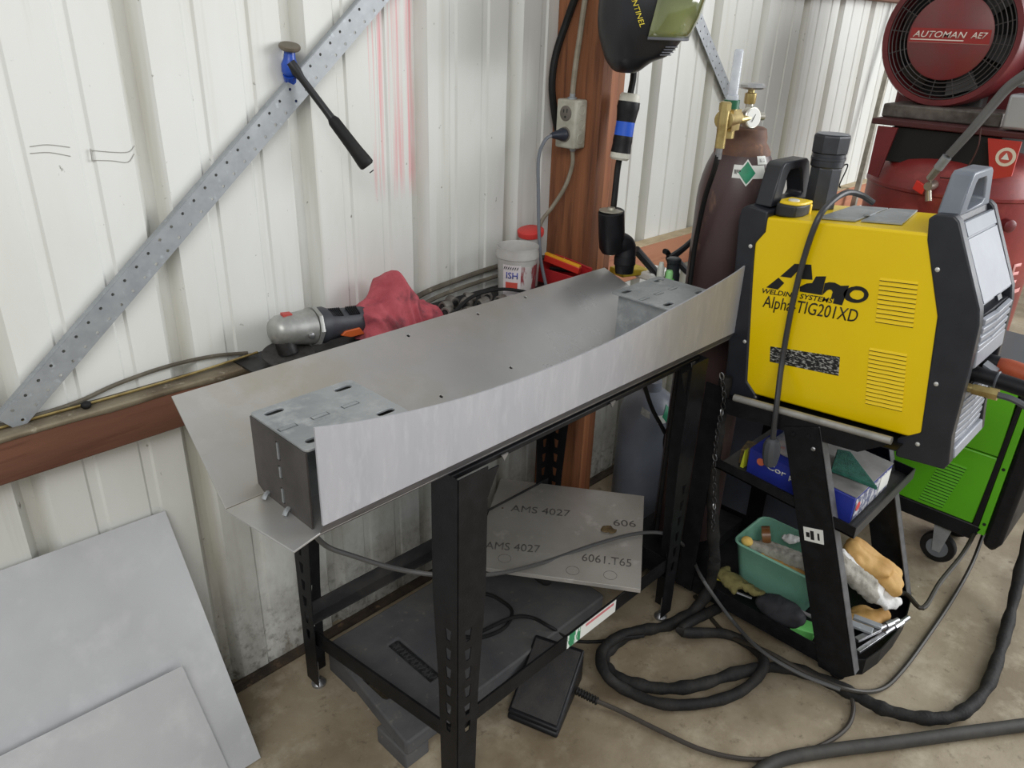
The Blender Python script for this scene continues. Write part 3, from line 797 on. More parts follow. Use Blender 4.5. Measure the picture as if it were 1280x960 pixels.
# plug in the lower socket
pg = thing('power_plug', 'dark power plug with grey cord in the lower socket of the outlet box', 'plug', (1.67, -.09, 1.32))
MB().lathe((x0b-.0035, -.091, 1.325), (-1, 0, .02), [(.017, 0), (.018, .008), (.015, .014), (.011, .034), (.009, .042), (.006, .052)], 16).build('plug_body', mat('plug_blue_black', (44, 48, 60), .45), pg)
gcord = mat('grey_cord', (108, 112, 118), .5)
MB().tube([(1.645, -.091, 1.327), (1.615, -.089, 1.315), (1.595, -.086, 1.27), (1.585, -.10, 1.18), (1.578, -.115, 1.08), (1.575, -.13, 1.00), (1.58, -.155, .915)], .0048, 8).build('cord', gcord, pg)
# grey armoured cable above the box, another below
tag(MB().tube([(1.714, -.092, 1.430), (1.716, -.095, 1.50), (1.724, -.100, 1.60), (1.732, -.105, 1.75), (1.734, -.105, 2.1)], .0075, 8).build('grey_cable', mat('sheathed_cable', (150, 142, 126), .6, c2=(126, 118, 102), scale=20)), 'flat grey cable running up the post from the outlet box', 'cable')
tag(MB().tube([(1.720, -.100, 1.278), (1.722, -.100, 1.24), (1.715, -.085, 1.18), (1.700, -.055, 1.12), (1.680, -.030, 1.07), (1.67, -.02, .99)], .0058, 8).build('grey_cable', mat('sheathed_cable', (150, 142, 126), .6)), 'grey cable dropping from the outlet box to behind the post', 'cable')
tag(MB().tube([(1.727, -0.077, 1.680), (1.724, -0.047, 1.604), (1.708, -0.030, 1.525), (1.698, -0.030, 1.450), (1.714, -0.030, 1.377), (1.735, -0.028, 1.322)], .010, 10).build('black_cable', blackrubber), 'thick black cable curving down the left side of the post', 'cable')

# twist-lock connector pair
cn = thing('twist_lock_connector', 'blue and black twist-lock connector hanging in front of the post', 'connector', (1.83, -.22, 1.25))
a, b_ = Vector((1.802, -0.220, 1.437)), Vector((1.778, -0.220, 1.266)); d = (b_-a); L_ = d.length; d.normalize()
def seg(f0, f1, prof, m_, nm, nn=20):
    MB().lathe(a+d*L_*f0, d, [(r, h*L_*(f1-f0)) for r, h in prof], nn).build(nm, m_, cn, angle=40)
seg(0, .12, [(.024, 0), (.028, .3), (.028, 1)], whiteplastic, 'end_cap')
seg(.12, .42, [(.030, 0), (.031, .3), (.029, .5), (.026, 1)], blackplastic, 'connector_shell', 10)
seg(.42, .63, [(.0255, 0), (.0255, 1)], mat('connector_blue', (36, 92, 206), .4), 'blue_ring')
seg(.63, .89, [(.026, 0), (.027, .3), (.026, .5), (.028, 1)], blackplastic, 'plug_shell', 10)
seg(.89, 1.0, [(.027, 0), (.027, .7), (.022, 1)], whiteplastic, 'end_cap')
MB().tube([a+Vector((.0, 0, .0)), a+Vector((.006, 0, .05)), a+Vector((.002, .01, .12)), a+Vector((-.02, .02, .30))], .0085, 8).build('upper_cord', blackrubber, cn)
pe = Vector((1.749, -0.235, 1.131))
MB().tube([b_-d*.005, b_+d*.03, pe+Vector((.002, 0, .03)), pe], .0085, 8).build('lower_cord', blackrubber, cn)
# elbow plug at the end of the cord
ep = thing('elbow_plug', 'big black right-angle plug hanging under the twist-lock connector', 'plug', (1.74, -.25, 1.0))
p0 = Vector((1.728, -0.245, 1.136)); p1 = Vector((1.747, -0.245, 1.024))
MB().lathe(p0, p1-p0, [(.033, -.001), (.0365, .002), (.0370, .06), (.036, .105), (.030, .118)], 24).build('plug_body', blackplastic, ep, angle=40)
MB().lathe(p0+Vector((0, 0, .0005)), (0, 0, 1), [(.034, 0), (.034, .003), (.012, .004), (.010, .010)], 24).build('clamp_plate', mat('zinc_cap', (170, 166, 152), .5, .5), ep)
p2 = Vector((1.783, -0.265, 1.032)); p3 = Vector((1.775, -0.275, 0.948))
MB().tube([p1+Vector((0, 0, .025)), p1.lerp(p2, .5)+Vector((0, -.004, .016)), p2+Vector((0, 0, -.002)), p2.lerp(p3, .5)], .030, 16, 5).build('elbow', blackplastic, ep)
MB().lathe(p2.lerp(p3, .35), p3-p2, [(.031, 0), (.031, .022), (.0285, .023), (.026, .045), (.024, .048)], 20).build('nose', blackplastic, ep, angle=40)

# welding helmet
hm = thing('welding_helmet', 'black welding helmet with clear visor hanging from the post', 'helmet', (1.72, -.30, 1.48))
hc = Vector((1.715, -.305, 1.606)); F = Vector((.70, -.714, 0)); Sd = Vector((.714, .70, 0))
lev = [  # dz, back, front, half width
    (-.112, -.055, -.018, .030), (-.108, -.066, -.004, .048), (-.096, -.078, .010, .066), (-.080, -.090, .030, .078), (-.074, -.092, .062, .082), (-.050, -.102, .083, .092), (-.020, -.112, .102, .100),
    (.020, -.116, .122, .106), (.060, -.114, .132, .108), (.110, -.106, .130, .106), (.160, -.085, .112, .095), (.195, -.055, .085, .072), (.215, -.02, .05, .035)]
def hring(l, grow=0.0, n=28):
    dz, b0, f0, w = l; out = []
    cx = (b0+f0)/2; ra = (f0-b0)/2+grow; w += grow
    for i in range(n):
        t = 2*math.pi*i/n; c_, s_ = math.cos(t), math.sin(t)
        ex = .72 if c_ > 0 else .95   # squarer at the face
        x_ = cx+ra*math.copysign(abs(c_)**ex, c_); y_ = w*math.copysign(abs(s_)**.85, s_)
        out.append(hc+F*x_+Sd*y_+Vector((0, 0, dz)))
    return out
hb = MB(); n = 28; vs = []; fs = []
for l in lev: vs += hring(l)
for j in range(len(lev)-1):
    for i in range(n): fs.append((j*n+i, j*n+(i+1) % n, (j+1)*n+(i+1) % n, (j+1)*n+i))
fs.append(tuple(range((len(lev)-1)*n, len(lev)*n))); fs.append(tuple(range(n))[::-1])
o = hb.add(vs, fs).build('shell', mat('helmet_black', (24, 25, 29), .36, c2=(32, 33, 38), scale=10), hm, angle=180)
sb = o.modifiers.new('s', 'SUBSURF'); sb.levels = 1; sb.render_levels = 2
vis = MB(); vs = []; fs = []; cols = list(range(-7, 8))
vl = [(-.030, -.110, .100, .099), (-.012, -.114, .109, .102), (.020, -.116, .122, .106), (.060, -.114, .132, .108), (.110, -.106, .130, .106)]
for l in vl:
    rr = hring(l, .005); vs += [rr[i % n] for i in cols]
k = len(cols)
for j in range(len(vl)-1):
    for i in range(k-1): fs.append((j*k+i, j*k+i+1, (j+1)*k+i+1, (j+1)*k+i))
vo = vis.add(vs, fs).build('visor', mat('visor_painted_reflection', (128, 136, 84), .08, c2=(58, 62, 42), scale=5, mixlo=.35, mixhi=.65, coat=.6, spec=.8, detail=2), hm, fix=False, angle=180)  # greenish tint, with yellow reflections painted in as mottling
md = vo.modifiers.new('th', 'SOLIDIFY'); md.thickness = .003; md.offset = 1
fr_ = MB()
edge = [hring(vl[0], .007)[i % n] for i in cols]
fr_.tube(edge, .004, 6, 2); fr_.build('visor_frame', mat('helmet_grey_trim', (96, 98, 104), .4), hm)
for i in range(4):
    z_ = -.048-.006*i; l = (z_, -.102+.0004*i, .0845-.0045*i, .0925-.0021*i)
    rr = hring(l, .001); MB().tube([rr[q % n] for q in (-5, -4, -3, -2)], .0014, 5, 2).build('vent_slit', mat('helmet_grey_trim', (96, 98, 104), .4), hm)
# lettering on the visible side of the shell (side towards -Sd)
lp = hc-Sd*.112
text('lettering', 'SENTINEL', lp+F*(-.058)+Vector((0, 0, .062)), lp+F*(-.026)+Vector((0, 0, -.008)), .012, mat('helmet_yellow', (236, 214, 60), .5), hm, nrm=-Sd, shear=.2, off=.002)

# ================================================================== HAMMER ON THE BRACE
H_ = thing('hammer', 'blue-headed body hammer with black rubber grip hooked on the brace', 'hammer', (.90, -.04, 1.42))
hf = Vector((.902, -.024, 1.545)); hmid = Vector((.900, -.0195, 1.497)); hlow = Vector((.915, -.004, 1.425))
blue = mat('hammer_blue', (36, 78, 176), .32, c2=(28, 62, 150), scale=20)
ax = (hf-hmid).normalized()
MB().lathe(hmid, ax, [(.010, -.012), (.016, -.004), (.017, .010), (.012, .022), (.0105, .040)], 18).build('head', blue, H_, angle=60)
MB().lathe(hmid+ax*.039, Vector((-.05, -.28, 1)), [(.019, 0), (.0215, .003), (.0215, .008), (.0195, .010)], 28).build('striking_face', mat('worn_face', (118, 110, 98), .45, .6, c2=(90, 84, 76), scale=12), H_)
MB().tube([hmid-ax*.008, hmid.lerp(hlow, .5)+Vector((.002, .006, 0)), hlow], .010, 10, 4, rf=lambda t: .014-.006*t).build('peen', blue, H_)
h0 = hmid+Vector((.006, -.016, -.002)); h1 = Vector((1.002, -0.130, 1.312)); hd = (h1-h0); hl = hd.length; hd.normalize()
MB().lathe(h0-hd*.02, hd, [(.011, 0), (.011, .02), (.0075, .035), (.0078, hl*.5), (.009, hl*.62)], 14).build('shaft', mat('black_shaft', (30, 30, 32), .4), H_)
MB().lathe(h0+hd*hl*.48, hd, [(.009, 0), (.0125, .008), (.0135, .05), (.0145, hl*.36), (.0165, hl*.47), (.0165, hl*.51), (.013, hl*.525)], 18).build('grip', blackrubber, H_, angle=50)
MB().lathe(h1+hd*.0135, hd, [(.0055, 0), (.0055, .002)], 10).build('hang_hole', ink, H_)

# ================================================================== GAS BOTTLES
def bottle_profile(r, h, neck_r, neck_h):
    p = [(r*.92, 0), (r, .012), (r, h)]
    for i in range(1, 9):
        a = R(90*i/9); p.append((neck_r+(r-neck_r)*math.cos(a), h+r*1.15*math.sin(a)*.95))
    zt = p[-1][1]
    p += [(neck_r, zt+.004), (neck_r, zt+neck_h)]
    return p
brown = mat('brown_cylinder_paint', (80, 62, 61), .42, c2=(68, 51, 51), scale=6, c3=(120, 92, 78), s3=22, lo3=.62, hi3=.74, rvar=.08, stretch=(1, 1, .4))
bc = Vector((1.960, -.487, .095))
GB = thing('gas_cylinder', 'tall brown gas cylinder with brass flowmeter regulator', 'gas cylinder', tuple(bc))
rb = .103
prf = [(.09, 0), (rb, .012), (rb, 1.085), (.101, 1.115), (.096, 1.145), (.088, 1.175), (.078, 1.200), (.070, 1.215)]
MB().lathe(bc, (0, 0, 1), prf, 48).build('cylinder_body', brown, GB, angle=50)
def prof_r(z):
    for (r0, z0), (r1, z1) in zip(prf, prf[1:]):
        if z0 <= z-bc.z <= z1: return r0+(r1-r0)*(z-bc.z-z0)/(z1-z0)
    return rb
MB().lathe(bc, (0, 0, 1), [(.074, 1.206), (.073, 1.216), (.064, 1.232), (.059, 1.238), (.059, 1.252), (.054, 1.272), (.046, 1.276)], 40).build('neck_ring', mat('rusty_collar', (118, 84, 66), .7, c2=(90, 66, 56), scale=16, c3=(140, 100, 72), s3=30), GB, angle=40)
def band(c, a0, a1, z0, z1, m_, nm, par, off=.0012, n=10, k=6, skew=0.0):
    mb = MB(); vs = []; fs = []
    for j in range(k+1):
        for i in range(n+1):
            a = R(a0+(a1-a0)*i/n); z = z0+(z1-z0)*j/k+skew*(i/n); r = prof_r(z)+off
            vs.append((c[0]+r*math.cos(a), c[1]+r*math.sin(a), z))
    for j in range(k):
        for i in range(n): fs.append((j*(n+1)+i, j*(n+1)+i+1, (j+1)*(n+1)+i+1, (j+1)*(n+1)+i))
    return mb.add(vs, fs).build(nm, m_, par, fix=False)
lbl = mat('gas_label', (226, 228, 222), .5)
lb = band(bc, 198, 254, 1.252, 1.284, lbl, 'label', GB)
band(bc, 240, 262, 1.286, 1.306, lbl, 'label', GB)
def diamond(c, ac, zc, da, dz, m_, nm, par, off):
    mb = MB(); vs = []; fs = []; n = 8
    for j in range(n+1):
        for i in range(n+1):
            s_ = (i/n-.5); t_ = (j/n-.5)
            a = R(ac+(s_-t_)*da); z = zc+(s_+t_)*dz; r = prof_r(z)+off
            vs.append((c[0]+r*math.cos(a), c[1]+r*math.sin(a), z))
    for j in range(n):
        for i in range(n): fs.append((j*(n+1)+i, j*(n+1)+i+1, (j+1)*(n+1)+i+1, (j+1)*(n+1)+i))
    return mb.add(vs, fs).build(nm, m_, par, fix=False)
diamond(bc, 221, 1.266, 17, .033, lbl, 'diamond_border', lb, .0020)
diamond(bc, 221, 1.266, 14, .0275, mat('gas_green', (24, 130, 92), .5, c2=(40, 150, 110), scale=40), 'green_diamond', lb, .0027)
bar_ = MB()
for i in range(6):
    a = R(201+i*1.8); r = prof_r(1.266)+.002
    bar_.obox((bc.x+r*math.cos(a), bc.y+r*math.sin(a), 1.266), Vector((-math.sin(a), math.cos(a), 0))*.0008, (0, 0, .007), Vector((math.cos(a), math.sin(a), 0))*.0003)
bar_.build('label_print', ink, lb)
band(bc, 244, 256, 1.292, 1.300, mat('label_grey_print', (150, 152, 150), .5, c2=(210, 210, 206), scale=90, mixlo=.48, mixhi=.52), 'label_print', lb, .002)
vz = bc.z+1.274
vo = MB().lathe((bc.x, bc.y, vz), (0, 0, 1), [(.020, 0), (.020, .010), (.013, .014), (.013, .040), (.010, .044), (.010, .060)], 16).build('valve', mat('chrome_valve', (196, 192, 180), .3, .8), GB)
MB().lathe((bc.x, bc.y, vz+.058), (0, 0, 1), [(.013, 0), (.015, .004), (.015, .026), (.009, .028), (.008, .040)], 14).build('bonnet', brass, vo)
wh = MB().lathe((bc.x, bc.y, vz+.092), (0, 0, 1), [(.008, 0), (.030, .003), (.034, .007), (.034, .013), (.028, .017), (.008, .016)], 10)
wh.build('hand_wheel', mat('chrome_wheel', (186, 186, 186), .3, .8), vo)
MB().cyl((bc.x+.01, bc.y, vz+.026), (bc.x+.048, bc.y-.020, vz+.026), .010, 12).build('relief_port', mat('chrome_valve', (196, 192, 180), .3, .8), vo)
# regulator: brass body to the left of the valve
rg = Vector((1.792, -.530, 1.402))
lx = Vector((-.80, -.15, 0)).normalized()
MB().cyl((bc.x, bc.y, vz+.026), tuple(rg+Vector((.02, .0, .0))), .011, 14).build('inlet_nut', brass, GB)
rgb = MB().cyl(rg+Vector((.030, .004, .002)), rg+Vector((-.046, -.010, .002)), .023, 18)
rgb.cyl(rg+Vector((-.010, -.004, -.042)), rg+Vector((-.010, -.004, .030)), .018, 14)
rgb.obox(rg+Vector((-.008, -.004, .000)), (.026, .004, 0), (-.003, .018, 0), (0, 0, .024))
ro = rgb.build('regulator_body', brass, GB, angle=40)
MB().cyl(rg+Vector((-.050, -.012, -.062)), rg+Vector((-.050, -.012, .024)), .0125, 12).build('outlet_stem', brass, ro)
MB().lathe(rg+Vector((-.050, -.012, .024)), (0, 0, 1), [(.015, 0), (.015, .016), (.011, .020)], 8).build('adjust_knob', brass, ro)
MB().cyl(rg+Vector((-.012, -.006, .026)), rg+Vector((-.012, -.006, .046)), .019, 16).build('green_cap', mat('flowmeter_green', (30, 96, 66), .4), ro)
glass = mat('clear_tube', (224, 230, 236), .08, alpha=.62, c2=(206, 212, 222), scale=30)
ft = MB().lathe(rg+Vector((-.012, -.006, .046)), (0, 0, 1), [(.0150, 0), (.0150, .010), (.0120, .012), (.0110, .108), (.008, .112)], 16).build('flow_tube', glass, ro)
MB().cyl(rg+Vector((-.012, -.006, .050)), rg+Vector((-.012, -.006, .150)), .005, 10).build('float_scale', mat('scale_white', (232, 232, 236), .5, c2=(120, 126, 150), scale=120, stretch=(.1, .1, 1), mixlo=.55, mixhi=.58), ft)
gn = Vector((-.30, -.95, .10)).normalized()
gc = rg+Vector((.072, -.020, .002))
MB().cyl(rg+Vector((.03, -.01, -.002)), gc-gn*.004, .010, 12).build('gauge_stem', brass, ro)
ga = MB().lathe(gc-gn*.012, gn, [(.024, 0), (.0265, .002), (.0265, .016), (.024, .018)], 28).build('gauge_case', mat('gauge_chrome', (200, 196, 184), .3, .8), ro)
MB().lathe(gc+gn*.0065, gn, [(.0225, 0), (.0225, .0006)], 28).build('gauge_dial', white_lbl, ro)
MB().bar(gc+gn*.0078+Vector((-.008, 0, -.010)), gc+gn*.0078+Vector((.007, 0, .009)), .0016, .0008, gn).build('needle', ink, ro)
tag(MB().tube([rg+Vector((-.050, -.012, -.062)), rg+Vector((-.048, -.006, -.11)), (1.795, -.49, 1.20), (1.843, -.452, 1.06), (1.846, -.450, .95), (1.846, -.448, .72), (1.846, -.448, .40), (1.844, -.45, .12)], .0068, 8).build('gas_hose', blackrubber), 'black gas hose hanging down from the brass regulator', 'hose')
MB().cyl(rg+Vector((-.050, -.012, -.088)), rg+Vector((-.050, -.012, -.060)), .0085, 8).build('hose_nut', steel, GB)

gc0 = Vector((2.07, -.225, 0)); rg2 = .100
GG = thing('gas_cylinder', 'shorter grey gas cylinder standing on the floor behind the workbench', 'gas cylinder', tuple(gc0))
gpr = [(.09, 0), (rg2, .012), (rg2, .375), (.098, .395), (.090, .425), (.074, .452), (.052, .470), (.036, .478), (.034, .51), (.022, .512)]
MB().lathe(gc0, (0, 0, 1), gpr, 44).build('cylinder_body', mat('grey_cylinder_paint', (128, 134, 146), .38, c2=(114, 120, 130), scale=5, rvar=.05), GG, angle=50)
prf = gpr; 
def prof_r(z):
    for (r0, z0), (r1, z1) in zip(gpr, gpr[1:]):
        if z0 <= z <= z1: return r0+(r1-r0)*(z-z0)/(z1-z0)
    return rg2
band(gc0, 196, 216, .420, .442, mat('metal_tag', (176, 176, 170), .5, c2=(140, 140, 136), scale=70), 'label', GG, .0015, skew=-.012)
band(gc0, 232, 250, .392, .420, lbl, 'label', GG, .0015)
diamond(gc0, 258, .415, 16, .036, mat('gas_green', (24, 130, 92), .5), 'green_diamond', GG, .002)
MB().lathe(gc0+Vector((0, 0, .512)), (0, 0, 1), [(.014, 0), (.014, .04), (.010, .05), (.010, .07)], 14).build('valve', brass, GG)
MB().cyl(gc0+Vector((-.035, .02, .545)), gc0+Vector((.035, -.02, .545)), .008, 10).build('valve_port', brass, GG)
MB().lathe(gc0+Vector((0, 0, .58)), (0, 0, 1), [(.006, 0), (.024, .004), (.026, .010), (.010, .014)], 10).build('hand_wheel', darksteel, GG)
# things standing behind the far box
bt = thing('spray_bottle', 'small black bottle with green label behind the far box', 'bottle', (1.822, -.405, .857))
MB().lathe((1.822, -.405, .857), (0, 0, 1), [(.020, 0), (.021, .004), (.021, .120), (.018, .128), (.018, .150), (.020, .152), (.020, .162), (.016, .165)], 20).build('bottle_body', mat('black_bottle', (32, 36, 40), .35), bt, angle=40)
cyl_patch((1.822, -.405), .0216, .0216, .875, .968, 185, 228).build('green_label', mat('bright_green', (92, 200, 74), .5), bt)
tag(MB().lathe((1.772, -.398, .857), (0, 0, 1), [(.009, 0), (.010, .010), (.010, .145), (.007, .152), (.006, .16)], 14).build('paint_marker', mat('marker_white', (206, 208, 196), .5, c2=(180, 182, 172), scale=40)), 'slim white marker standing beside the black bottle', 'marker')
tag(MB().lathe((1.795, -.412, .857), (0, 0, 1), [(.010, 0), (.0105, .130), (.008, .136)], 14).build('green_cap_tube', mat('pale_green', (150, 214, 140), .5)), 'small pale green tube between marker and black bottle', 'tube')
# torch: handle and arms behind
tq = thing('tig_torch', 'black welding torch lying behind the far box, handle pointing up right', 'torch', (1.9, -.4, .9))
MB().tube([(1.866, -0.360, 1.000), (1.941, -0.360, 1.020), (2.023, -0.360, 1.054)], .009, 10, 3, rf=lambda t: .011-.004*t).build('back_cap', blackplastic, tq)
MB().tube([(1.890, -0.350, 0.998), (1.869, -0.350, 1.018), (1.856, -0.350, 1.023)], .008, 8, 3).build('torch_head', blackplastic, tq)
MB().tube([(1.928, -0.340, 0.989), (1.963, -0.340, 0.963), (2.025, -0.340, 0.922), (2.146, -0.340, 0.845)], .011, 10, 3).build('handle', mat('torch_grey', (58, 60, 64), .5), tq)
tag(MB().tube([(1.858, -0.250, 1.006), (1.924, -0.260, 0.948), (1.999, -0.270, 0.879), (2.094, -0.280, 0.786)], .0125, 10, 4).build('black_pipe', mat('dark_pipe', (50, 51, 55), .5)), 'dark pipe slanting down behind the far box', 'pipe')
tag(MB().obox((1.904, -0.200, 0.922), (.055, -.008, -.004), (.006, .03, 0), (0, 0, .010)).build('yellow_block', mat('worn_yellow', (206, 178, 44), .6, c2=(170, 146, 40), scale=30), bevel=.003), 'worn yellow block under the elbow plug', 'block')
tag(MB().obox((1.972, -0.240, 0.911), (.05, 0, 0), (0, .03, 0), (0, 0, .012)).build('packet', white_lbl, bevel=.006, seg=3), 'white packet lying behind the far box', 'packet')

# ================================================================== WELDER CART
CT = thing('welder_cart', 'black steel welder cart with sloping shelves', 'cart', (1.955, -.8, 0))
cx0, cx1 = 1.744, 2.166
def side_plate(x, s_):
    # front leg: folded sheet with a front flange
    poly = [(-.832, .690), (-.922, .722), (-1.152, .075), (-1.120, .040), (-1.060, .040)]
    lg = MB().prism_x(poly, x, x+s_*.003).build('front_leg', black, CT, bevel=.0008)
    f0, f1 = Vector((x, -.922, .722)), Vector((x, -1.152, .075))
    MB().prism([f0, f1, f1+Vector((s_*.030, 0, 0)), f0+Vector((s_*.030, 0, 0))], (0, .003, .001)).build('flange', mat('grey_flange_edge', (70, 70, 72), .45, c2=(92, 92, 94), scale=30), lg)  # flange sheet mottled greyer than the black leg
    for (yy, zz) in ((-.862, .680), (-.900, .690)):
        MB().lathe((x-s_*.001, yy, zz), (-s_, 0, 0), [(.006, 0), (.005, .003)], 8).build('bolt', blackplastic, lg)
    return lg
lg = side_plate(cx0, 1)
MB().lathe((cx0-.001, -.918, .660), (-1, 0, 0), [(.006, 0), (.004, .002)], 12).build('rivet', steel, lg)
# warning sticker on the leg
q0, q1, q2, q3 = (Vector((1.742, -0.938, 0.438)), Vector((1.742, -0.988, 0.452)), Vector((1.742, -0.999, 0.413)), Vector((1.742, -0.949, 0.401)))
st = MB().prism([q0, q1, q2, q3], (-.0012, 0, 0)).build('sticker', white_lbl, lg)
for k_, (f0, f1, h0, h1) in enumerate(((.12, .30, .35, .70), (.34, .52, .2, .85), (.70, .80, .3, .8))):
    a = q0.lerp(q1, f0); b_ = q0.lerp(q1, f1); dn = q3-q0
    MB().prism([a+dn*h0, b_+dn*h0, b_+dn*h1, a+dn*h1], (-.0018, 0, 0)).build('sticker_print', ink, st)
side_plate(cx1, -1)
for x, s_ in ((cx0, 1), (cx1, -1)):
    MB().prism_x([(-.600, .05), (-.655, .05), (-.655, .735), (-.600, .735)], x, x+s_*.003).build('rear_leg', black, CT)
    MB().prism_x([(-.62, .658), (-1.020, .694), (-1.085, .742), (-.62, .702)], x+s_*.0032, x+s_*.0062).build('side_rail', black, CT)
    MB().cyl((x+s_*.006, -.685, .716), (x+s_*.006, -1.086, .751), .0095, 16).build('rolled_rail', mat('bare_tube', (176, 174, 168), .45, .5, c2=(150, 148, 142), scale=20), CT)
MB().prism_x([(-.60, .686), (-1.10, .7285), (-1.10, .7315), (-.60, .689)], cx0+.008, cx1-.008).build('top_shelf', black, CT)
sh2 = MB().prism_x([(-.665, .492), (-1.055, .462), (-1.062, .462), (-1.062, .494), (-1.059, .494), (-1.058, .466), (-.665, .496)], cx0+.004, cx1-.004)
sh2.build('middle_shelf', mat('shelf_grey_black', (46, 46, 47), .45, c2=(58, 57, 55), scale=14), CT)
for x, s_ in ((cx0+.004, 1), (cx1-.004, -1)):
    MB().prism_x([(-.665, .492), (-1.060, .462), (-1.060, .494), (-.665, .522)], x, x+s_*.003).build('shelf_lip', black, CT)
# bottom tray with a bowed front
fr = [(cx0+.004, -.36), (cx0+.004, -1.085), (1.755, -1.125), (1.79, -1.158), (1.86, -1.172), (1.955, -1.177), (2.05, -1.172), (2.12, -1.158), (2.155, -1.125), (cx1-.004, -1.085), (cx1-.004, -.36)]
MB().prism_z(fr, .050, .054).build('bottom_tray', black, CT)
wl = MB()
for a, b_ in zip(fr[:-1], fr[1:]):
    a, b_ = Vector((*a, 0)), Vector((*b_, 0)); d = (b_-a).normalized(); nrm = Vector((-d.y, d.x, 0))
    wl.prism([a+Vector((0, 0, .054)), b_+Vector((0, 0, .054)), b_+Vector((0, 0, .102)), a+Vector((0, 0, .102))], nrm*.003)
wl.build('tray_wall', black, CT)
MB().box((cx0+.02, -.60, .0545), (cx1-.02, -.365, .0935)).build('cylinder_platform', black, CT)
for x in (1.79, 2.12):
    cw = MB().cyl((x-.012, -1.10, .022), (x+.012, -1.10, .022), .022, 20).build('caster', blackrubber, CT, bevel=.002)
    MB().prism_y([(x-.016, .010), (x-.016, .050), (x+.016, .050), (x+.016, .010), (x+.013, .010), (x+.013, .046), (x-.013, .046), (x-.013, .010)], -1.112, -1.088).build('fork', darksteel, cw)
for x in (1.728, 2.182):
    MB().cyl((x-.014, -.43, .065), (x+.014, -.43, .065), .065, 28).build('rear_wheel', blackrubber, CT, bevel=.004)
# chain around the cylinder
chn = None
pts = spline([(1.735, -0.647, 0.770), (1.735, -0.664, 0.706), (1.733, -0.662, 0.609), (1.732, -0.669, 0.511), (1.732, -0.687, 0.401), (1.732, -0.696, 0.311)], 5)
for i, p in enumerate(pts[::1]):
    dvec = Vector((0, .25, 1)).normalized(); sd = Vector((1, 0, 0)) if i % 2 else Vector((0, 1, 0))
    lk = MB().tube([p+dvec*.010*math.cos(t)+sd*.006*math.sin(t) for t in [2*math.pi*k_/10 for k_ in range(10)]], .0017, 5, 1, True).build('chain_link', darksteel if i % 7 else steel, CT)

# ================================================================== TIG WELDER
WX0, WX1 = 1.800, 2.068
WD = thing('tig_welder', 'yellow and black TIG welding machine on top of the cart', 'welding machine', (1.934, -.9, .70))
bez = mat('welder_black_plastic', (34, 36, 42), .40, c2=(40, 42, 48), scale=20, bump=.03, bscale=300)
pan = mat('welder_grey_panel', (112, 118, 128), .36, c2=(124, 130, 140), scale=8)
slv = mat('silver_louvre_plastic', (150, 154, 162), .42, c2=(138, 142, 150), scale=20)
yb = MB().prism_x([(-.640, 1.184), (-.672, .716), (-1.160, .755), (-1.150, .9), (-1.060, 1.221)], WX0, WX1).build('body', yellow, WD, bevel=.006, seg=3)
# bezels
fbz = [(-1.028, 1.250), (-1.040, 1.262), (-1.075, 1.265), (-1.088, 1.255), (-1.172, 1.085), (-1.180, 1.050), (-1.186, .957), (-1.192, .788), (-1.203, .720), (-1.196, .703), (-1.091, .693), (-1.084, .738), (-1.129, .772), (-1.096, 1.048), (-1.036, 1.205)]
MB().prism_x(fbz, WX0-.004, WX0+.028).build('front_bezel', bez, WD, bevel=.004, seg=3)
MB().prism_x(fbz, WX1-.022, WX1+.004).build('front_bezel', bez, WD, bevel=.004, seg=3)
MB().prism_x([(-1.030, 1.205), (-1.030, 1.252), (-1.046, 1.264), (-1.072, 1.264), (-1.080, 1.240), (-1.150, 1.08), (-1.165, .96), (-1.172, .72), (-1.12, .715), (-1.12, 1.0), (-1.05, 1.20)], WX0+.028, WX1-.022).build('front_core', bez, WD, bevel=.003)
rbz = [(-.592, 1.170), (-.596, 1.196), (-.612, 1.208), (-.668, 1.200), (-.669, 1.150), (-.646, 1.115), (-.690, .750), (-.721, .722), (-.721, .700), (-.625, .690), (-.622, .80)]
MB().prism_x(rbz, WX0-.004, WX1+.004).build('rear_bezel', bez, WD, bevel=.005, seg=3)
# carrying handles: tapered frames across the machine, with a finger hole
def handle(y0, y1, zb_, h, name, m_):
    outer = [(WX0+.022, zb_), (WX0+.052, zb_+h*.92), (WX0+.064, zb_+h), (WX1-.084, zb_+h), (WX1-.070, zb_+h*.92), (WX1-.026, zb_)]
    hole = [(WX0+.074, zb_+.014), (WX0+.088, zb_+h*.70), (WX0+.098, zb_+h*.80), (WX1-.118, zb_+h*.80), (WX1-.106, zb_+h*.70), (WX1-.080, zb_+.020), (WX1-.090, zb_+.010), (WX0+.084, zb_+.006)]
    return MB().plate((0, y0, 0), (1, 0, 0), (0, 0, 1), outer, [hole], -(y1-y0)).build(name, m_, WD, bevel=.004, seg=2)
handle(-1.078, -1.034, 1.258, .088, 'front_handle', pan)
handle(-.660, -.615, 1.205, .105, 'rear_handle', bez)
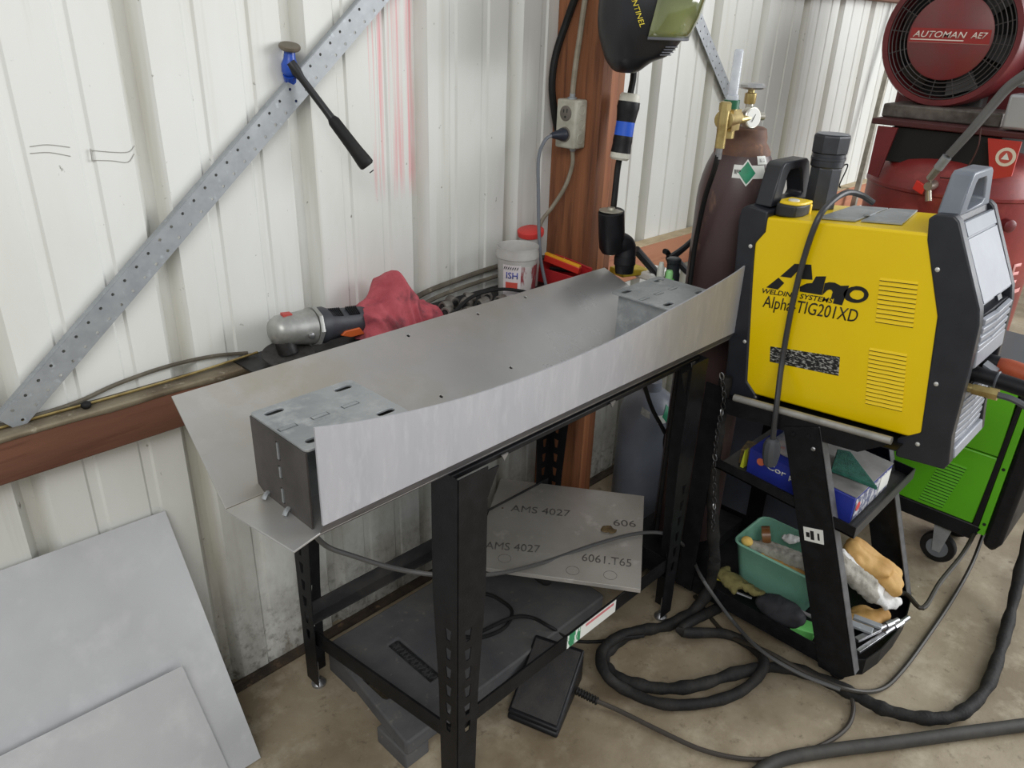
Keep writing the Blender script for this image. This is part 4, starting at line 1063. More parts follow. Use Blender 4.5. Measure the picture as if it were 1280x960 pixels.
# display window: sloping panel
def pan_pt(x, t, off): # t 0 top -> 1 bottom
    a = Vector((x, -1.086, 1.252)); b_ = Vector((x, -1.172, 1.082)); n_ = Vector((0, -.892, .451)); return a.lerp(b_, t)+n_*off
def pan_quad(x0, x1, t0, t1, off, th_, m_, nm, par, bev=0):
    return MB().prism([pan_pt(x0, t0, off), pan_pt(x1, t0, off), pan_pt(x1, t1, off), pan_pt(x0, t1, off)], Vector((0, -.892, .451))*th_).build(nm, m_, par, bevel=bev)
dp = pan_quad(WX0+.030, WX1-.010, .02, .99, -.016, .014, pan, 'display_panel', WD, .002)
pan_quad(WX0+.036, WX1-.020, .03, .20, -.002, .003, pan, 'panel_cap', dp, .001)
pan_quad(WX0+.034, WX1-.018, .22, .97, -.002, .0022, mat('display_cover', (140, 144, 153), .38, c2=(124, 128, 137), scale=5), 'display_cover', dp, .001)
lat = pan_quad(WX0+.12, WX0+.15, .97, 1.03, -.003, .006, bez, 'latch', dp)
# silver insert with V louvres
def fy(z):  # front surface of the core
    return -1.174-(.96-z)*.03
ins = MB().prism_x([(-1.15, 1.060), (fy(1.06), 1.060), (fy(.985), .985), (-1.15, .985)], WX0+.029, WX1-.024).build('upper_grille', bez, WD)
MB().prism_x([(-1.15, .883), (fy(.883), .883), (fy(.725), .725), (-1.15, .725)], WX0+.029, WX1-.024).build('lower_grille', bez, WD)
def louvre(z, par):
    xm = (WX0+WX1)/2; y_ = fy(z)-.002
    mb = MB()
    for (xa, za, xb, zb2) in ((WX0+.029, z, xm, z-.006), (xm, z-.006, WX1-.030, z)):
        mb.prism([(xa, y_, za), (xb, y_, zb2), (xb, y_-.010, zb2-.003), (xa, y_-.010, za-.003)], (0, 0, .0125))
    return mb.build('louvre', slv, par, bevel=.0015)
for i in range(4): louvre(1.046-.0195*i, WD)
for i in range(7): louvre(.872-.0195*i, WD)
MB().prism_x([(-1.176, .983), (-1.186, .983), (-1.190, .946), (-1.178, .938)], WX0+.029, WX1-.024).build('label_bar', slv, WD, bevel=.002)
MB().prism_x([(-1.17, .748), (-1.200, .748), (-1.205, .722), (-1.17, .716)], WX0+.029, WX1-.024).build('bottom_bar', slv, WD, bevel=.003)
MB().box((WX0+.029, -1.172, .886), (WX1-.024, -1.168, .938)).build('socket_plate', bez, WD)
# louvres pressed in the side panel
def side_louvres(y0, y1, ztop, n, dz, dy):
    first = None
    for i in range(n):
        z = ztop-dz*i; s_ = dy*i
        if first is None:
            first = MB().prism([(WX0-.0002, y0+s_, z), (WX0-.0002, y1+s_, z+(y0-y1)*.115), (WX0-.0035, y1+s_-.000, z+(y0-y1)*.115-.0055), (WX0-.0035, y0+s_, z-.0055), ], (.0030, 0, -.0008)).build('louvre', yellow, WD)
            slit = MB().prism([(WX0-.0006, y0+s_, z-.0056), (WX0-.0006, y1+s_, z-.0056+(y0-y1)*.115), (WX0-.0006, y1+s_, z-.0080+(y0-y1)*.115), (WX0-.0006, y0+s_, z-.0080)], (.0004, 0, 0)).build('slit', ink, WD)
        else:
            for src_ in (first, slit):
                c = src_.copy(); COL.objects.link(c); c.parent = WD; c.location = Vector((0, s_, -dz*i))
side_louvres(-.960, -1.041, 1.103, 10, .0107, -.0014)
side_louvres(-.974, -1.057, .936, 14, .0101, -.0016)
for p in ((1.796, -0.637, 1.108), (1.796, -0.665, 0.858), (1.796, -1.072, 1.148), (1.796, -1.132, 0.898), (1.796, -1.130, 0.743)):
    MB().lathe(p, (-1, 0, 0), [(.0055, -.001), (.005, .0015), (.002, .003)], 12).build('screw', mat('white_screw', (220, 220, 216), .3, .6), WD)
MB().lathe((1.796, -0.721, 0.714), (-1, 0, 0), [(.0055, -.001), (.005, .0015), (.002, .003)], 12).build('screw', steel, WD)
# logo and lettering
for outer, holes in (([(-0.7270, 1.0500), (-0.7570, 1.0890), (-0.7980, 1.0960), (-0.8080, 1.0610), (-0.7780, 1.0560), (-0.7720, 1.0750), (-0.7680, 1.0740), (-0.7550, 1.0530)], []), ([(-0.6960, 1.0140), (-0.7230, 1.0460), (-0.7400, 1.0360), (-0.7270, 1.0160)], []), ([(-0.7830, 1.0250), (-0.7810, 1.0370), (-0.7960, 1.0490), (-0.8090, 1.0530), (-0.8150, 1.0710), (-0.8390, 1.0770), (-0.8380, 1.0600), (-0.8380, 1.0300)], []), ([(-0.8390, 1.0300), (-0.8390, 1.0600), (-0.8490, 1.0650), (-0.8620, 1.0670), (-0.8770, 1.0630), (-0.8960, 1.0680), (-0.8950, 1.0570), (-0.8900, 1.0180), (-0.8680, 1.0170), (-0.8690, 1.0290), (-0.8610, 1.0280), (-0.8620, 1.0440), (-0.8580, 1.0480), (-0.8530, 1.0480), (-0.8480, 1.0440)], []), ([(-0.9440, 1.0580), (-0.9440, 1.0540), (-0.9430, 1.0490), (-0.9410, 1.0450), (-0.9370, 1.0410), (-0.9320, 1.0370), (-0.9270, 1.0340), (-0.9210, 1.0320), (-0.9150, 1.0310), (-0.9080, 1.0310), (-0.9020, 1.0320), (-0.8970, 1.0330), (-0.8930, 1.0360), (-0.8900, 1.0400), (-0.8880, 1.0440), (-0.8880, 1.0490), (-0.8890, 1.0530), (-0.8920, 1.0580), (-0.8960, 1.0620), (-0.9010, 1.0660), (-0.9060, 1.0680), (-0.9120, 1.0710), (-0.9180, 1.0720), (-0.9250, 1.0720), (-0.9300, 1.0710), (-0.9350, 1.0690), (-0.9390, 1.0660), (-0.9420, 1.0620)], [[(-0.9340, 1.0550), (-0.9340, 1.0520), (-0.9330, 1.0480), (-0.9300, 1.0450), (-0.9260, 1.0420), (-0.9210, 1.0400), (-0.9160, 1.0400), (-0.9110, 1.0400), (-0.9070, 1.0420), (-0.9040, 1.0440), (-0.9020, 1.0470), (-0.9020, 1.0510), (-0.9040, 1.0540), (-0.9070, 1.0580), (-0.9110, 1.0610), (-0.9160, 1.0620), (-0.9210, 1.0630), (-0.9260, 1.0630), (-0.9300, 1.0610), (-0.9330, 1.0590)]])):
    MB().plate((WX0-.0004, 0, 0), (0, 1, 0), (0, 0, 1), outer, holes, -.0008).build('logo_piece', ink, WD)
text('lettering', 'WELDING SYSTEMS', (1.800, -0.688, 0.997), (1.800, -0.868, 1.017), .0125, ink, WD, nrm=(-1, 0, 0), shear=.25, bold=.01)
text('lettering', 'Alpha-TIG201XD', (1.800, -0.696, 0.952), (1.800, -0.934, 0.977), .041, ink, WD, nrm=(-1, 0, 0), shear=.2)
a, b_, c_, d_ = (Vector((1.800, -0.735, 0.865)), Vector((1.800, -0.912, 0.892)), Vector((1.800, -0.919, 0.844)), Vector((1.800, -0.741, 0.824)))
sp = MB().prism([a, b_, c_, d_], (-.0008, 0, 0)).build('rating_label', mat('rating_black', (26, 26, 28), .5, c2=(170, 170, 164), scale=260, stretch=(1, .35, 1), mixlo=.52, mixhi=.58), WD)
# sockets, plugs and leads at the front
dk = thing('cable_plug', 'orange-handled lead plugged into the front of the welder', 'plug', (1.98, -1.25, .9))
MB().cyl((1.985, -1.172, .914), (1.985, -1.205, .914), .020, 18).build('plug_collar', blackplastic, dk)
MB().tube([(1.985, -1.20, .914), (1.984, -1.235, .912), (1.980, -1.30, .902), (1.97, -1.40, .88)], .017, 14, 4, rf=lambda t: .016+.006*math.sin(min(1, t*2.2)*1.57)).build('plug_handle', mat('orange_brown_rubber', (176, 84, 50), .55, c2=(150, 66, 38), scale=20), dk)
MB().obox((1.94, -1.20, .918), (.018, 0, 0), (0, .014, .006), (0, 0, .003)).build('tag', greyplastic, dk)
bk = thing('cable_plug', 'black torch connector plugged into the front of the welder', 'plug', (1.90, -1.25, .9))
MB().tube([(1.905, -1.170, .906), (1.905, -1.215, .906), (1.903, -1.30, .902), (1.90, -1.42, .885)], .018, 14, 4).build('connector_body', blackplastic, bk)
MB().torus((1.905, -1.225, .906), (0, 1, 0), .0185, .003, 20, 6).build('ring', mat('plug_grey', (84, 88, 94), .4), bk)
bf = thing('hose_fitting', 'brass gas fitting with grey hose at the front of the welder', 'fitting', (1.85, -1.2, .89))
MB().cyl((1.852, -1.168, .890), (1.852, -1.196, .890), .010, 12).build('stem', brass, bf)
MB().cyl((1.852, -1.194, .890), (1.852, -1.228, .892), .013, 6).build('hex_nut', brass, bf)
MB().cyl((1.852, -1.226, .892), (1.852, -1.244, .893), .0145, 6).build('hex_nut', brass, bf)
MB().tube([(1.852, -1.242, .893), (1.853, -1.275, .892), (1.86, -1.31, .875), (1.87, -1.345, .83)], .0075, 8, 5).build('hose', mat('grey_hose', (70, 72, 76), .5), bf)

# on top of the welder
def ztop(y): return 1.184+(-.640-y)*.0881+.0005
tm = thing('tape_measure', 'yellow and black tape measure lying on the welder', 'tape measure', (1.85, -.69, 1.19))
zt = ztop(-.69)
MB().prism_z([(1.818, -.704), (1.822, -.724), (1.850, -.733), (1.895, -.728), (1.895, -.672), (1.850, -.664), (1.822, -.674), (1.816, -.690)], zt+.001, zt+.030).build('case', mat('tape_black', (38, 38, 40), .5), tm, bevel=.004, seg=3)
MB().prism_z([(1.830, -.704), (1.832, -.722), (1.855, -.730), (1.904, -.729), (1.904, -.671), (1.855, -.667), (1.832, -.676), (1.828, -.690)], zt+.026, zt+.036).build('top_shell', mat('tape_yellow', (242, 206, 40), .4), tm, bevel=.004, seg=3)
MB().box((1.896, -.728, zt+.002), (1.908, -.700, zt+.026)).build('mouth', mat('tape_yellow', (242, 206, 40), .4), tm, bevel=.002)
MB().lathe((1.858, -.700, zt+.036), (0, 0, 1), [(.014, 0), (.013, .003), (.009, .004)], 16).build('belt_clip', whiteplastic, tm)
fl_ = thing('flashlight', 'stubby black flashlight standing upright on the welder', 'flashlight', (2.0, -.70, 1.19))
fc = Vector((1.988, -.710, ztop(-.710)+.002))
fm_ = mat('flashlight_black', (48, 50, 56), .38, c2=(58, 60, 66), scale=20)
MB().lathe(fc, (0, 0, 1), [(.037, 0), (.039, .003), (.039, .100), (.037, .104)], 8).build('barrel', fm_, fl_, angle=20)
MB().lathe(fc, (0, 0, 1), [(.037, .102), (.040, .106), (.040, .120), (.042, .121), (.042, .127), (.040, .128), (.040, .136)], 24).build('threaded_neck', fm_, fl_)
MB().lathe(fc, (0, 0, 1), [(.040, .136), (.045, .139), (.046, .176), (.044, .180), (.039, .181)], 8).build('head', fm_, fl_, angle=20)
MB().lathe(fc, (0, 0, 1), [(.001, .1815), (.039, .1815), (.039, .183), (.001, .183)], 20).build('lens', greyplastic, fl_)
cl = rt.copy(); cl.z = 0; cl.normalize()
MB().tube([fc+cl*.038+Vector((0, 0, .105)), fc+cl*.050+Vector((0, 0, .110)), fc+cl*.052+Vector((0, 0, .100)), fc+cl*.042+Vector((0, 0, .060)), fc+cl*.046+Vector((0, 0, .052))], .0018, 6, 5).build('clip', blackplastic, fl_)
def small_plate(label, pts, lift=0.0):
    mb = MB().prism([(x, y, ztop(y)+.001+lift) for x, y in pts], (0, 0, .004))
    tag(mb.build('aluminium_offcut', alu_plate, bevel=.0004), label, 'offcut')
small_plate('thin aluminium offcut on the welder, nearer the flashlight', [(1.835, -.775), (1.842, -.862), (2.055, -.858), (2.05, -.775)])
small_plate('thicker aluminium offcut on the welder, nearer the front handle', [(1.850, -.872), (1.858, -.960), (2.062, -.925), (2.055, -.862)])
small_plate('short narrow aluminium strip lying between the two offcuts', [(1.905, -.856), (1.905, -.870), (1.95, -.868), (1.95, -.856)], .0045)

# ================================================================== ON THE CART SHELVES
def zsh(y): return .4965-(-.665-y)*.0769+.0008
bx = thing('parts_box', 'blue and grey cardboard parts box on the middle shelf', 'box', (1.92, -.87, .48))
y0_, y1_ = -.735, -1.030; xa, xb = 1.792, 2.045
cb = mat('box_blue', (38, 52, 150), .5, c2=(30, 42, 126), scale=8)
cg = mat('box_silver', (150, 148, 146), .5, c2=(128, 126, 124), scale=12)
hh = .075
MB().prism([(xa, y0_, zsh(y0_)), (xb, y0_, zsh(y0_)), (xb, y1_, zsh(y1_)), (xa, y1_, zsh(y1_))], (0, 0, hh)).build('carton', cb, bx, bevel=.002)
MB().prism([(xa+.006, y0_-.12, zsh(y0_-.12)+hh), (xb, y0_-.12, zsh(y0_-.12)+hh), (xb+.001, y1_-.001, zsh(y1_)+hh), (xa+.006, y1_-.001, zsh(y1_)+hh)], (0, 0, .002)).build('silver_top', cg, bx)
MB().prism([(xa+.04, y0_-.02, zsh(y0_-.02)+hh), (xb-.01, y0_-.02, zsh(y0_-.02)+hh), (xb-.01, y0_-.115, zsh(y0_-.115)+hh), (xa+.04, y0_-.115, zsh(y0_-.115)+hh)], (0, 0, .0022)).build('picture_print', mat('box_print', (186, 176, 172), .4, c2=(120, 130, 150), scale=20, c3=(200, 120, 100), s3=26), bx)
MB().box((xa+.010, y1_-.002, zsh(y1_)+.006), (xb-.010, y1_-.0005, zsh(y1_)+hh-.006)).build('end_print', mat('box_end_print', (208, 208, 212), .4, c2=(112, 116, 140), scale=55, mixlo=.45, mixhi=.52), bx)
MB().box((xb-.085, y1_-.0035, zsh(y1_)+.018), (xb-.015, y1_-.002, zsh(y1_)+hh-.008)).build('end_label', white_lbl, bx)
lg_ = mat('orange_logo', (226, 120, 84), .5)
MB().lathe((xa-.0008, -.772, zsh(-.772)+.050), (-1, 0, 0), [(.011, 0), (.011, .0008)], 12).build('logo', lg_, bx)
text('lettering', 'Cor par', (xa-.0006, -.790, zsh(-.79)+.036), (xa-.0006, -.900, zsh(-.90)+.036), .022, white_lbl, bx, nrm=(-1, 0, 0), bold=.015)
MB().lathe((xa+.028, y1_-.0022, zsh(y1_)+.042), (0, -1, 0), [(.013, 0), (.013, .0008)], 12).build('logo', mat('red_logo', (206, 80, 76), .5), bx)
gpad = MB().prism([(1.953, -0.908, 0.565), (1.967, -0.938, 0.565), (1.855, -1.057, 0.555), (1.856, -0.982, 0.556), (1.846, -0.939, 0.560)], (0, 0, .010))
tag(gpad.build('scouring_pad', mat('green_scourer', (44, 104, 88), .9, c2=(34, 82, 70), scale=60, bump=.4, bscale=200), bevel=.002), 'dark green scouring pad lying on the parts box', 'scouring pad')
pl = thing('cable_plug', 'dark grey rubber plug at the end of the cable hanging over the welder', 'plug', (1.79, -.79, .56))
wc = [(1.950, -0.856, 1.234), (1.930, -0.830, 1.251), (1.890, -0.810, 1.258), (1.830, -0.801, 1.240), (1.788, -0.796, 1.205), (1.786, -0.783, 1.113), (1.785, -0.777, 0.990), (1.783, -0.780, 0.846), (1.735, -0.808, 0.748), (1.735, -0.816, 0.647)]
MB().tube(wc, .0072, 10, 6).build('cable', mat('grey_black_cable', (58, 58, 60), .4), pl)
MB().lathe((1.735, -0.815, 0.651), (.1, -.04, -1), [(.010, 0), (.017, .006), (.022, .020), (.022, .050), (.017, .078), (.012, .082)], 10).build('plug_body', mat('plug_grey_dark', (74, 76, 80), .55), pl, angle=25)
tag(MB().obox((1.85, -.715, zsh(-.715)+.024), (.03, .006, 0), (-.006, .022, 0), (0, 0, .024)).build('small_box', mat('brown_dark_print', (70, 58, 44), .5, c2=(130, 110, 60), scale=40), bevel=.003), 'small dark printed box standing at the back of the middle shelf', 'box')
tag(MB().prism([(1.80, -.712, zsh(-.712)), (1.80, -.722, zsh(-.712)), (1.80, -.718, zsh(-.712)+.055)], (.02, 0, 0)).build('yellow_card', mat('lime_card', (206, 214, 60), .5)), 'lime yellow card slip beside the parts box', 'card')

# mint basket
bkx0, bkx1, bky0, bky1, bz0, bz1 = 1.842, 2.03, -.715, -.965, .060, .220
BK = thing('plastic_basket', 'mint green plastic basket of gloves in the bottom tray', 'basket', ((bkx0+bkx1)/2, (bky0+bky1)/2, bz0))
mint = mat('mint_plastic', (132, 186, 164), .45, c2=(120, 172, 150), scale=10)
def ring(z, o): return [(x, y, z) for x, y in rrect((bkx0+bkx1)/2, (bky0+bky1)/2, bkx1-bkx0+o, bky0-bky1+o, .03, 5)]
mb = MB(); lv = [ring(bz0+.003, -.05), ring(bz0, -.044), ring(bz1-.004, 0), ring(bz1, .008), ring(bz1, -.004), ring(bz1-.006, -.008), ring(bz0+.004, -.05)]
n = len(lv[0]); vs = [p for l in lv for p in l]; fs = []
for j in range(len(lv)-1):
    for i in range(n): fs.append((j*n+i, j*n+(i+1) % n, (j+1)*n+(i+1) % n, (j+1)*n+i))
fs.append(tuple(range(n))[::-1])
mb.add(vs, fs).build('basket_body', mint, BK, angle=50)
rim_ = MB().tube(ring(bz1, .004), .004, 6, 1, True).build('rim', mint, BK)
tan = mat('tan_leather', (198, 158, 94), .7, c2=(178, 134, 72), scale=14, bump=.1, bscale=120)
greyf = mat('grey_knit', (168, 164, 154), .9, c2=(140, 136, 126), scale=40, bump=.3, bscale=300)
whitef = mat('white_knit', (228, 228, 226), .9, c2=(208, 208, 206), scale=40, bump=.3, bscale=300)
olive = mat('olive_cloth', (126, 118, 72), .9, c2=(98, 92, 54), scale=20, bump=.2, bscale=200)
tag(blob('work_glove', [('c', (1.885, -.76, .205), (1.90, -.93, .218), .020, .016), ('c', (1.915, -.78, .205), (1.93, -.94, .215), .018, .016), ('b', (1.90, -.85, .200), (.03, .09, .02))], greyf, None, .006, .004, 40, seed=1), 'grey knitted glove lying on top of the mint basket', 'glove')
tag(blob('work_glove', [('c', (1.868, -.80, .196), (1.872, -.95, .202), .012, .012), ('b', (1.88, -.87, .185), (.022, .08, .016))], tan, None, .006, .004, 40, seed=4), 'tan leather glove edge inside the mint basket', 'glove')
tag(MB().ball((1.868, -.745, .222), .016, .018, .015).build('sponge_ball', mat('yellow_sponge', (226, 190, 104), .9, bump=.3)), 'pale yellow sponge ball in the corner of the mint basket', 'sponge')
rl = thing('tape_roll', 'brown tape roll standing in the mint basket', 'tape', (1.93, -.775, .21))
MB().lathe((1.925, -.775, .232), (.5, -.8, .2), [(.016, -.012), (.027, -.012), (.027, .012), (.016, .012)], 24, False, False).build('roll', mat('brown_tape', (120, 78, 42), .35), rl)
MB().lathe((1.925, -.775, .232), (.5, -.8, .2), [(.014, -.0125), (.016, -.0125), (.016, .0125), (.014, .0125)], 24, False, False).build('core', mat('gold_core', (196, 160, 90), .4, .4), rl)
tag(blob('crumpled_wrapper', [('b', (1.955, -.835, .235), (.016, .022, .012)), ('c', (1.94, -.82, .24), (1.975, -.85, .232), .006, .009)], whitef, None, .004, .006, 60, seed=9), 'crumpled white wrapper in the mint basket', 'wrapper')
# gloves and tools around the basket
tag(blob('work_glove', [('b', (1.800, -.745, .118), (.030, .05, .016)), ('c', (1.792, -.715, .122), (1.83, -.72, .128), .014, .010), ('c', (1.80, -.77, .120), (1.795, -.84, .122), .014, .010), ('c', (1.815, -.76, .120), (1.812, -.845, .120), .012, .010), ('c', (1.785, -.735, .115), (1.770, -.775, .110), .010, .010)], olive, None, .0045, .006, 34, seed=6), 'crumpled olive work glove at the rear of the bottom tray', 'glove')
pn = thing('paint_pen', 'yellow paint pen lying on the edge of the bottom tray', 'pen', (1.76, -.75, .108))
pa, pb = Vector((1.785, -0.703, 0.108)), Vector((1.818, -0.804, 0.108))
MB().cyl(pa, pb, .0055, 10).build('barrel', mat('pen_yellow', (190, 176, 60), .4), pn); MB().cyl(pa-(pb-pa)*.14, pa, .004, 10, .0052).build('cap', mat('pen_maroon', (110, 50, 50), .4), pn)
tag(MB().cyl(Vector((1.774, -0.761, 0.104)), Vector((1.787, -0.826, 0.104)), .004, 8).build('welding_rod', steel), 'thin steel rod beside the yellow paint pen', 'rod')
tag(blob('black_pouch', [('b', (1.80, -.91, .105), (.045, .075, .035)), ('c', (1.78, -.86, .115), (1.79, -.96, .12), .02, .02)], mat('black_cloth', (36, 36, 40), .8), None, .007, .004, 25, seed=3), 'black cloth pouch in front of the mint basket', 'pouch')
tag(MB().tube([(1.797, -0.858, 0.112), (1.822, -0.919, 0.115), (1.824, -0.989, 0.118)], .005, 6, 4).build('silver_strap', mat('grey_strap', (150, 144, 146), .4)), 'thin grey strap across the black pouch', 'strap')
tag(MB().obox((1.813, -0.979, 0.075), (.010, -.03, 0), (.025, .004, 0), (0, 0, .014)).build('green_block', mat('leaf_green', (110, 196, 104), .5), bevel=.003), 'bright green block in the bottom tray behind the leg', 'block')
tag(MB().obox((1.807, -0.950, 0.080), (.006, -.018, 0), (.012, .004, 0), (0, 0, .002)).build('white_card', white_lbl), 'white card scrap beside the bright green block', 'card')
# right half: gloves
tag(blob('leather_glove', [('b', (2.03, -1.055, .225), (.045, .055, .022)), ('c', (2.00, -1.00, .262), (2.055, -1.115, .180), .026, .026), ('c', (2.035, -.99, .262), (2.09, -1.10, .185), .024, .024), ('c', (1.985, -1.02, .245), (2.03, -1.125, .175), .018, .020)], tan, None, .0055, .006, 16, seed=2, aniso=(1.3, .5, .8)), 'tan leather glove folded over the gloves in the bottom tray', 'glove')
tag(blob('work_glove', [('c', (1.93, -.985, .255), (1.985, -1.09, .165), .026, .022), ('c', (1.955, -.985, .262), (2.005, -1.09, .175), .018, .018), ('c', (1.975, -1.07, .175), (1.995, -1.125, .140), .016, .014), ('c', (1.995, -1.08, .165), (2.022, -1.135, .135), .015, .015), ('c', (2.01, -1.09, .165), (2.04, -1.14, .140), .012, .013)], whitef, None, .0055, .004, 40, seed=7), 'white knitted glove with fingers hanging under the tan glove', 'glove')
tag(blob('work_glove', [('c', (1.905, -.98, .265), (1.955, -1.09, .180), .022, .022), ('c', (1.92, -.98, .285), (1.975, -1.08, .205), .012, .016)], greyf, None, .0055, .005, 45, seed=8), 'grey and black knitted glove behind the front leg of the cart', 'glove')
tag(blob('leather_glove', [('b', (1.975, -1.085, .085), (.05, .045, .02)), ('c', (1.93, -1.06, .09), (2.02, -1.12, .085), .018, .022)], tan, None, .006, .004, 24, seed=12), 'tan leather glove under the clamps in the bottom tray', 'glove')
for i, (a, b_, w_) in enumerate((((1.832, -1.112, 0.112), (1.994, -1.163, 0.114), .016), ((1.807, -1.129, 0.098), (2.048, -1.176, 0.098), .013))):
    a, b_ = Vector(a), Vector(b_)
    t = thing('clamp', ('silver bar clamp with knurled screw lying in the bottom tray' if i == 0 else 'lower silver bar clamp along the front lip of the tray'), 'clamp', tuple(a), 'silver clamps in the tray')
    MB().bar(a, a.lerp(b_, .55), w_, .009).build('bar', steel, t, bevel=.001)
    MB().cyl(a.lerp(b_, .52), b_, .0075, 12).build('screw', steel, t)
    MB().cyl(a.lerp(b_, .70), a.lerp(b_, .86), .0105, 10).build('knob', steel, t)
    if i == 0:
        MB().obox(a.lerp(b_, .30)+Vector((-.004, .03, .010)), (.012, .002, 0), (-.008, .036, 0), (0, 0, .004)).build('jaw', galv, t, bevel=.001)
        MB().obox(a.lerp(b_, .52)+Vector((-.004, .03, .010)), (.009, .002, 0), (-.008, .036, 0), (0, 0, .004)).build('jaw', galv, t, bevel=.001)
# grey tote behind the cart
tote = thing('storage_tote', 'grey plastic tote standing behind the cart', 'tote', (2.36, -.62, 0))
tm_ = mat('tote_grey', (96, 100, 112), .45, c2=(84, 88, 100), scale=6)
MB().prism([(2.27, -.44, .001), (2.44, -.44, .001), (2.44, -.80, .001), (2.27, -.80, .001)], (0, 0, .50)).build('tub', tm_, tote, bevel=.01)
MB().box((2.255, -.43, .50), (2.455, -.81, .525)).build('lid', tm_, tote, bevel=.006)

# ================================================================== GREEN MACHINE
GM = thing('wheeled_machine', 'green and black wheeled machine standing behind the cart', 'machine', (2.64, -.9, 0))
gx = 2.505
def gpan(yz, nm, m_=green_en, x0=gx, x1=2.80, bev=.004): return MB().prism_x(yz, x0, x1).build(nm, m_, GM, bevel=bev)
gpan([(-.52, .447), (-.52, .205), (-1.186, .205), (-1.196, .447)], 'lower_side_panel')
gpan([(-.52, .72), (-.52, .451), (-1.1965, .451), (-1.190, .72)], 'upper_side_panel')
gpan([(-.50, .204), (-.50, .150), (-1.20, .150), (-1.22, .204)], 'chassis', blackplastic, gx-.002, 2.80)
gpan([(-1.188, .204), (-1.200, .72), (-1.212, .72), (-1.205, .204)], 'trim', blackplastic, gx-.003, 2.80, .002)
gpan([(-1.206, .180), (-1.213, .72), (-1.232, .70), (-1.228, .180)], 'front_strip', green_en, gx-.002, 2.80, .002)
gpan([(-1.229, .150), (-1.233, .72), (-1.268, .70), (-1.285, .42), (-1.280, .17), (-1.262, .135)], 'front_bumper', blackplastic, gx-.004, 2.80, .012)
gpan([(-.50, .722), (-.50, .76), (-1.24, .75), (-1.24, .722)], 'top_cover', mat('machine_grey', (72, 76, 80), .4), gx-.004, 2.80, .006)
for zz in (.22, .42, .64):
    MB().lathe((gx-.002, -1.219, zz), (-1, 0, 0), [(.005, -.001), (.005, .002)], 10).build('screw', ink, GM)
first = None
for i in range(15):
    if first is None:
        first = MB().prism([(gx-.0005, -1.052, .385), (gx-.0005, -1.125, .385), (gx-.0030, -1.125, .379), (gx-.0030, -1.052, .379)], (.002, 0, -.001)).build('louvre', green_en, GM)
        slit = MB().box((gx-.0008, -1.052, .3755), (gx+.0004, -1.125, .3785)).build('slit', ink, GM)
    else:
        for s_ in (first, slit):
            c = s_.copy(); COL.objects.link(c); c.parent = GM; c.location = (0, .0022*i, -.0112*i)
for (wx_, wy) in ((2.545, -1.11), (2.75, -1.11)):
    w_ = MB().lathe((wx_-.012, wy, .055), (1, 0, 0), [(.030, 0), (.052, .0), (.055, .004), (.055, .020), (.052, .024), (.030, .024)], 28, True, True).build('caster_wheel', blackrubber, GM, angle=40)
    MB().lathe((wx_-.013, wy, .055), (1, 0, 0), [(.002, -.001), (.034, -.001), (.034, .026), (.002, .026)], 24).build('rim', greyplastic, w_)
    MB().prism_x([(wy-.028, .149), (wy+.028, .149), (wy+.012, .045), (wy-.012, .045)], wx_-.020, wx_-.017).build('fork', galv, w_)
for wx_ in (2.52, 2.79):
    MB().cyl((wx_-.014, -.62, .075), (wx_+.014, -.62, .075), .075, 28).build('rear_wheel', blackrubber, GM, bevel=.004)
sg = MB()
for i in range(7): sg.torus((2.62, -1.288-.008*i, .345), (0, 1, 0), .017, .004, 16, 6)
sg.cyl((2.62, -1.26, .345), (2.62, -1.346, .345), .014, 12)
sg.build('strain_relief', blackrubber, GM)

# ================================================================== COMPRESSOR
CP = thing('air_compressor', 'large red upright air compressor with round fan guard', 'air compressor', (3.30, -.67, 0))
tc_ = Vector((3.305, -.672, .12)); tr2 = .310
tp = [(.20, 0), (.27, .02), (tr2, .09), (tr2, .97), (tr2+.006, .975), (tr2+.006, .985), (tr2, .99), (.295, 1.03), (.255, 1.075), (.19, 1.105), (.10, 1.12)]
MB().lathe(tc_, (0, 0, 1), tp, 56).build('tank', red_en, CP, angle=40)
for k_ in range(3):
    a = R(90+120*k_); p = tc_+Vector((.24*math.cos(a), .24*math.sin(a), -.12))
    MB().box(p-Vector((.03, .03, 0)), p+Vector((.03, .03, .17))).build('foot', red_en, CP, bevel=.003)
# pump deck above the tank
MB().box((3.06, -.96, 1.304), (3.98, -.40, 1.325)).build('deck', mat('dark_maroon', (70, 26, 28), .5), CP, bevel=.004)
MB().prism_x([(-.90, 1.300), (-.90, 1.19), (-.84, 1.17), (-.80, 1.30)], 3.03, 3.04).build('deck_bracket', mat('bracket_red', (186, 54, 48), .4), CP)
MB().prism_x([(-.43, 1.300), (-.43, 1.13), (-.47, 1.12), (-.50, 1.30)], 3.05, 3.06).build('deck_bracket', maroon, CP)
MB().box((3.08, -.83, 1.18), (3.56, -.47, 1.300)).build('deck_gap_shade', mat('matt_black', (18, 18, 19), .8), CP)  # black block stands in for the shade in the gap under the deck
stk = MB().lathe((3.0288, -.868, 1.248), (-1, 0, 0), [(.030, 0), (.030, .0008)], 24).build('round_sticker', mat('cream', (226, 214, 196), .5), CP)
MB().lathe((3.0278, -.868, 1.248), (-1, 0, 0), [(.020, 0), (.020, .0008)], 24).build('sticker_ring', mat('sticker_red2', (190, 80, 70), .5), stk)
MB().prism_x([(-.880, 1.240), (-.856, 1.240), (-.868, 1.262)], 3.0262, 3.0268).build('sticker_mark', white_lbl, stk)
